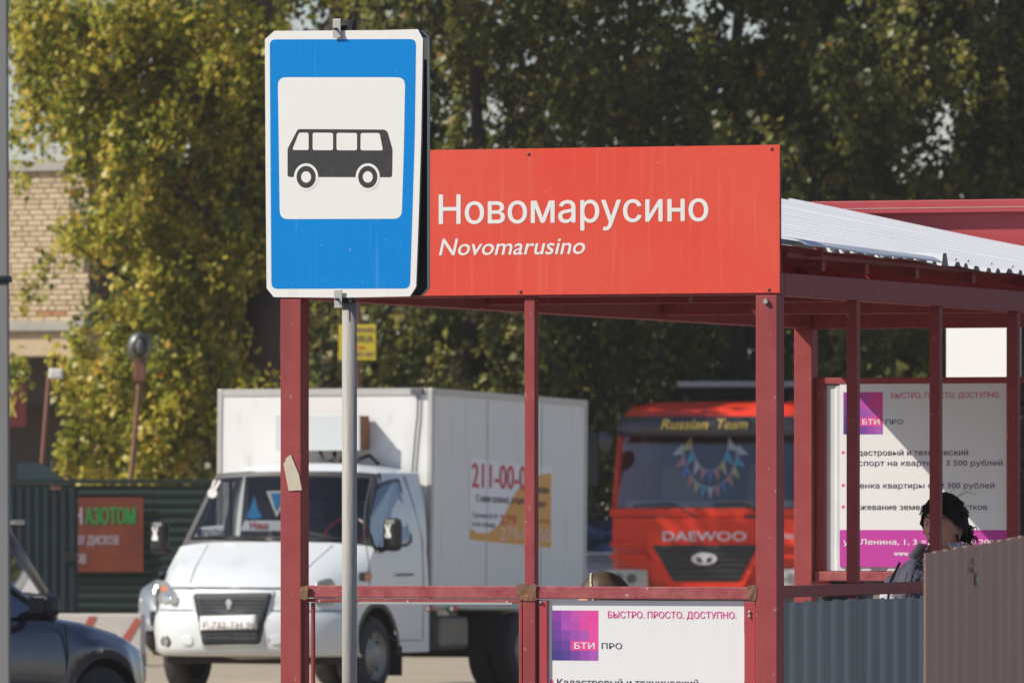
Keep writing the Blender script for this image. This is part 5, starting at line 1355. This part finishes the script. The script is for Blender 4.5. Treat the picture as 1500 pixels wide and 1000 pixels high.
# hair: a shaped cap with loose curls
rng = random.Random(5)
cap = []
for j in range(21):
    row = []
    for i in range(41):
        ph = 2*pi*i/40; th = pi*(.285+.40*((1+sin(ph))/2)**.5)*j/20; x, y, z = sin(th)*cos(ph), sin(th)*sin(ph), cos(th); z_ = z; k = 1.0
        nn = 1 + .035*sin(ph*7+th*9) + .03*sin(ph*13-th*5)
        row.append((.090*x*nn*k, .108*y*nn*k+.006, .124*z_*nn+.004))
    cap.append(row)
MB().grid(cap).build('hair', M['hair_dark'], hd, True)
hair = MB()
def curl(p, d, n, r, w):
    pts = []; u = Vector((1,0,0)) if abs(d.x) < .6 else Vector((0,0,1)); u = u.cross(d).normalized(); v = d.cross(u)
    for k in range(n+1):
        a = k*1.1; t = k/n; pts.append(p + d*t + (u*cos(a)+v*sin(a))*w*(.4+.6*t) + Vector((0,0,-.25*t*t*d.length)))
    hair.path(pts, [r*(1-.7*k/n) for k in range(n+1)], 5)
for _ in range(110):                       # fringe and crown curls
    ph = rng.uniform(0, 2*pi); th = rng.uniform(.1, 1.25)
    x, y, z = sin(th)*cos(ph), sin(th)*sin(ph), cos(th)
    if y < -.2 and z < .42: continue
    p = Vector((.088*x, .106*y+.006, .124*z)); d = Vector((x+rng.uniform(-.5,.5), y+rng.uniform(-.5,.5), z*.2+rng.uniform(-.7,.0)))*.015
    curl(p, d, 7, .0062, .008)
for _ in range(46):
    p = Vector((rng.uniform(-.062,.062), -.086+rng.uniform(-.004,.008), .088+rng.uniform(-.010,.008))); p.y += abs(p.x)**2*9
    curl(p, Vector((rng.uniform(-.02,.02), -.013, rng.uniform(-.040,-.016))), 7, .0042, .006)
for _ in range(60):                        # tied curls at the nape, to her left
    p = Vector((.055+rng.uniform(-.03,.02), .075+rng.uniform(-.02,.03), -.02+rng.uniform(-.03,.03)))
    curl(p, Vector((rng.uniform(-.01,.035), rng.uniform(0,.03), rng.uniform(-.050,-.005))), 8, .0045, .009)
for s_ in (-1,1):
    for _ in range(12):
        p = Vector((s_*rng.uniform(.070,.084), rng.uniform(-.030,.070), rng.uniform(-.035,.06))); curl(p, Vector((s_*.004, rng.uniform(-.006,.012), rng.uniform(-.035,-.01))), 6, .0070, .006)
hair.build('curls', M['hair_dark'], hd, True)
st_ = MB()
for _ in range(5):
    ph = rng.uniform(0, 2*pi); x, y = cos(ph), sin(ph)
    p = Vector((.05*x,.06*y,.115)); q = p + Vector((x*.05+.03, y*.05, rng.uniform(.0,.04))); st_.path([p, (p+q)/2+Vector((0,0,.014)), q], [.0006,.0005,.0003], 4)
tag(st_.build('loose_hair', M['hair_dark'], hd), kind='stuff')

# person on the bench, only the crown of the head above the rail
sX = (893-750)/F*31.25
per = thing('person', 'seated person with brown hair, only the top of the head above the red rail', 'person', (sX, 31.25, 0))
sc = R(-100)
J = dict(pelvis=J3(0,.42,.56), waist=J3(0,.34,.74), chest=J3(0,.20,.96), neck0=J3(0,.12,1.09), neck1=J3(0,.06,1.16), head=J3(0,.02,1.22))
for s, q in (('L',1),('R',-1)):
    J['hip'+s] = J3(.10*q,.38,.53); J['knee'+s] = J3(.11*q,-.02,.50); J['ankle'+s] = J3(.11*q,.02,.08); J['toe'+s] = J3(.12*q,-.13,.035)
    J['sh'+s] = J3(.18*q,.18,1.02); J['elbow'+s] = J3(.22*q,.10,.76); J['wrist'+s] = J3(.10*q,-.08,.66); J['palm'+s] = J3(.07*q,-.14,.65)
figure(per, J, M['skin'])
dressed('sweater', J, ['waist','chest','neck0','shL','elbowL','wristL','shR','elbowR','wristR','pelvis'],
    [(.155,.12),(.175,.125),(.085,.08),(.075,.075),(.056,.056),(.038,.038),(.075,.075),(.056,.056),(.038,.038),(.17,.13)], M['trousers'], per, [(0,1),(1,2),(1,3),(3,4),(4,5),(1,6),(6,7),(7,8),(0,9)])
dressed('trousers', J, ['pelvis','hipL','kneeL','ankleL','hipR','kneeR','ankleR'], [(.165,.12),(.11,.11),(.08,.08),(.065,.065),(.11,.11),(.08,.08),(.065,.065)], M['navy'], per, [(0,1),(1,2),(2,3),(0,4),(4,5),(5,6)])
h2 = head(per, J3(0,-.02,1.305), R(-100), M['hair_brown'], 1.0, 12)
cap = []
for j in range(21):
    th = pi*.72*j/20; row = []
    for i in range(41):
        ph = 2*pi*i/40; x, y, z = sin(th)*cos(ph), sin(th)*sin(ph), cos(th)
        k = .86 if (y < -.5 and z < .5) else 1
        row.append((.088*x*k, .108*y*k+.006, .126*z+.002+.002*sin(ph*20)))
    cap.append(row)
MB().grid(cap).build('hair', M['hair_brown'], h2, True)
MB().path([(.091*sin(a), -.02, .128*cos(a)) for a in [-1.4+.2*i for i in range(15)]], .004, 6).build('hair_band', M['paper'], h2, True)

# ================================================================== THIN AIR HAZE
hz_m = bpy.data.materials.new('haze_air'); hz_m.use_nodes = True
hn = hz_m.node_tree; hn.nodes.remove(hn.nodes['Principled BSDF'])
hv = hn.nodes.new('ShaderNodeVolumePrincipled'); hv.inputs['Color'].default_value = (1.0, 0.96, 0.90, 1); hv.inputs['Density'].default_value = 0.0003; hv.inputs['Anisotropy'].default_value = 0.2
hn.links.new(hv.outputs[0], hn.nodes['Material Output'].inputs['Volume'])
hz_b = MB().box(-400, 400, -60, 600, -1.0, 17.5).build('haze', hz_m); tag(hz_b, kind='stuff')
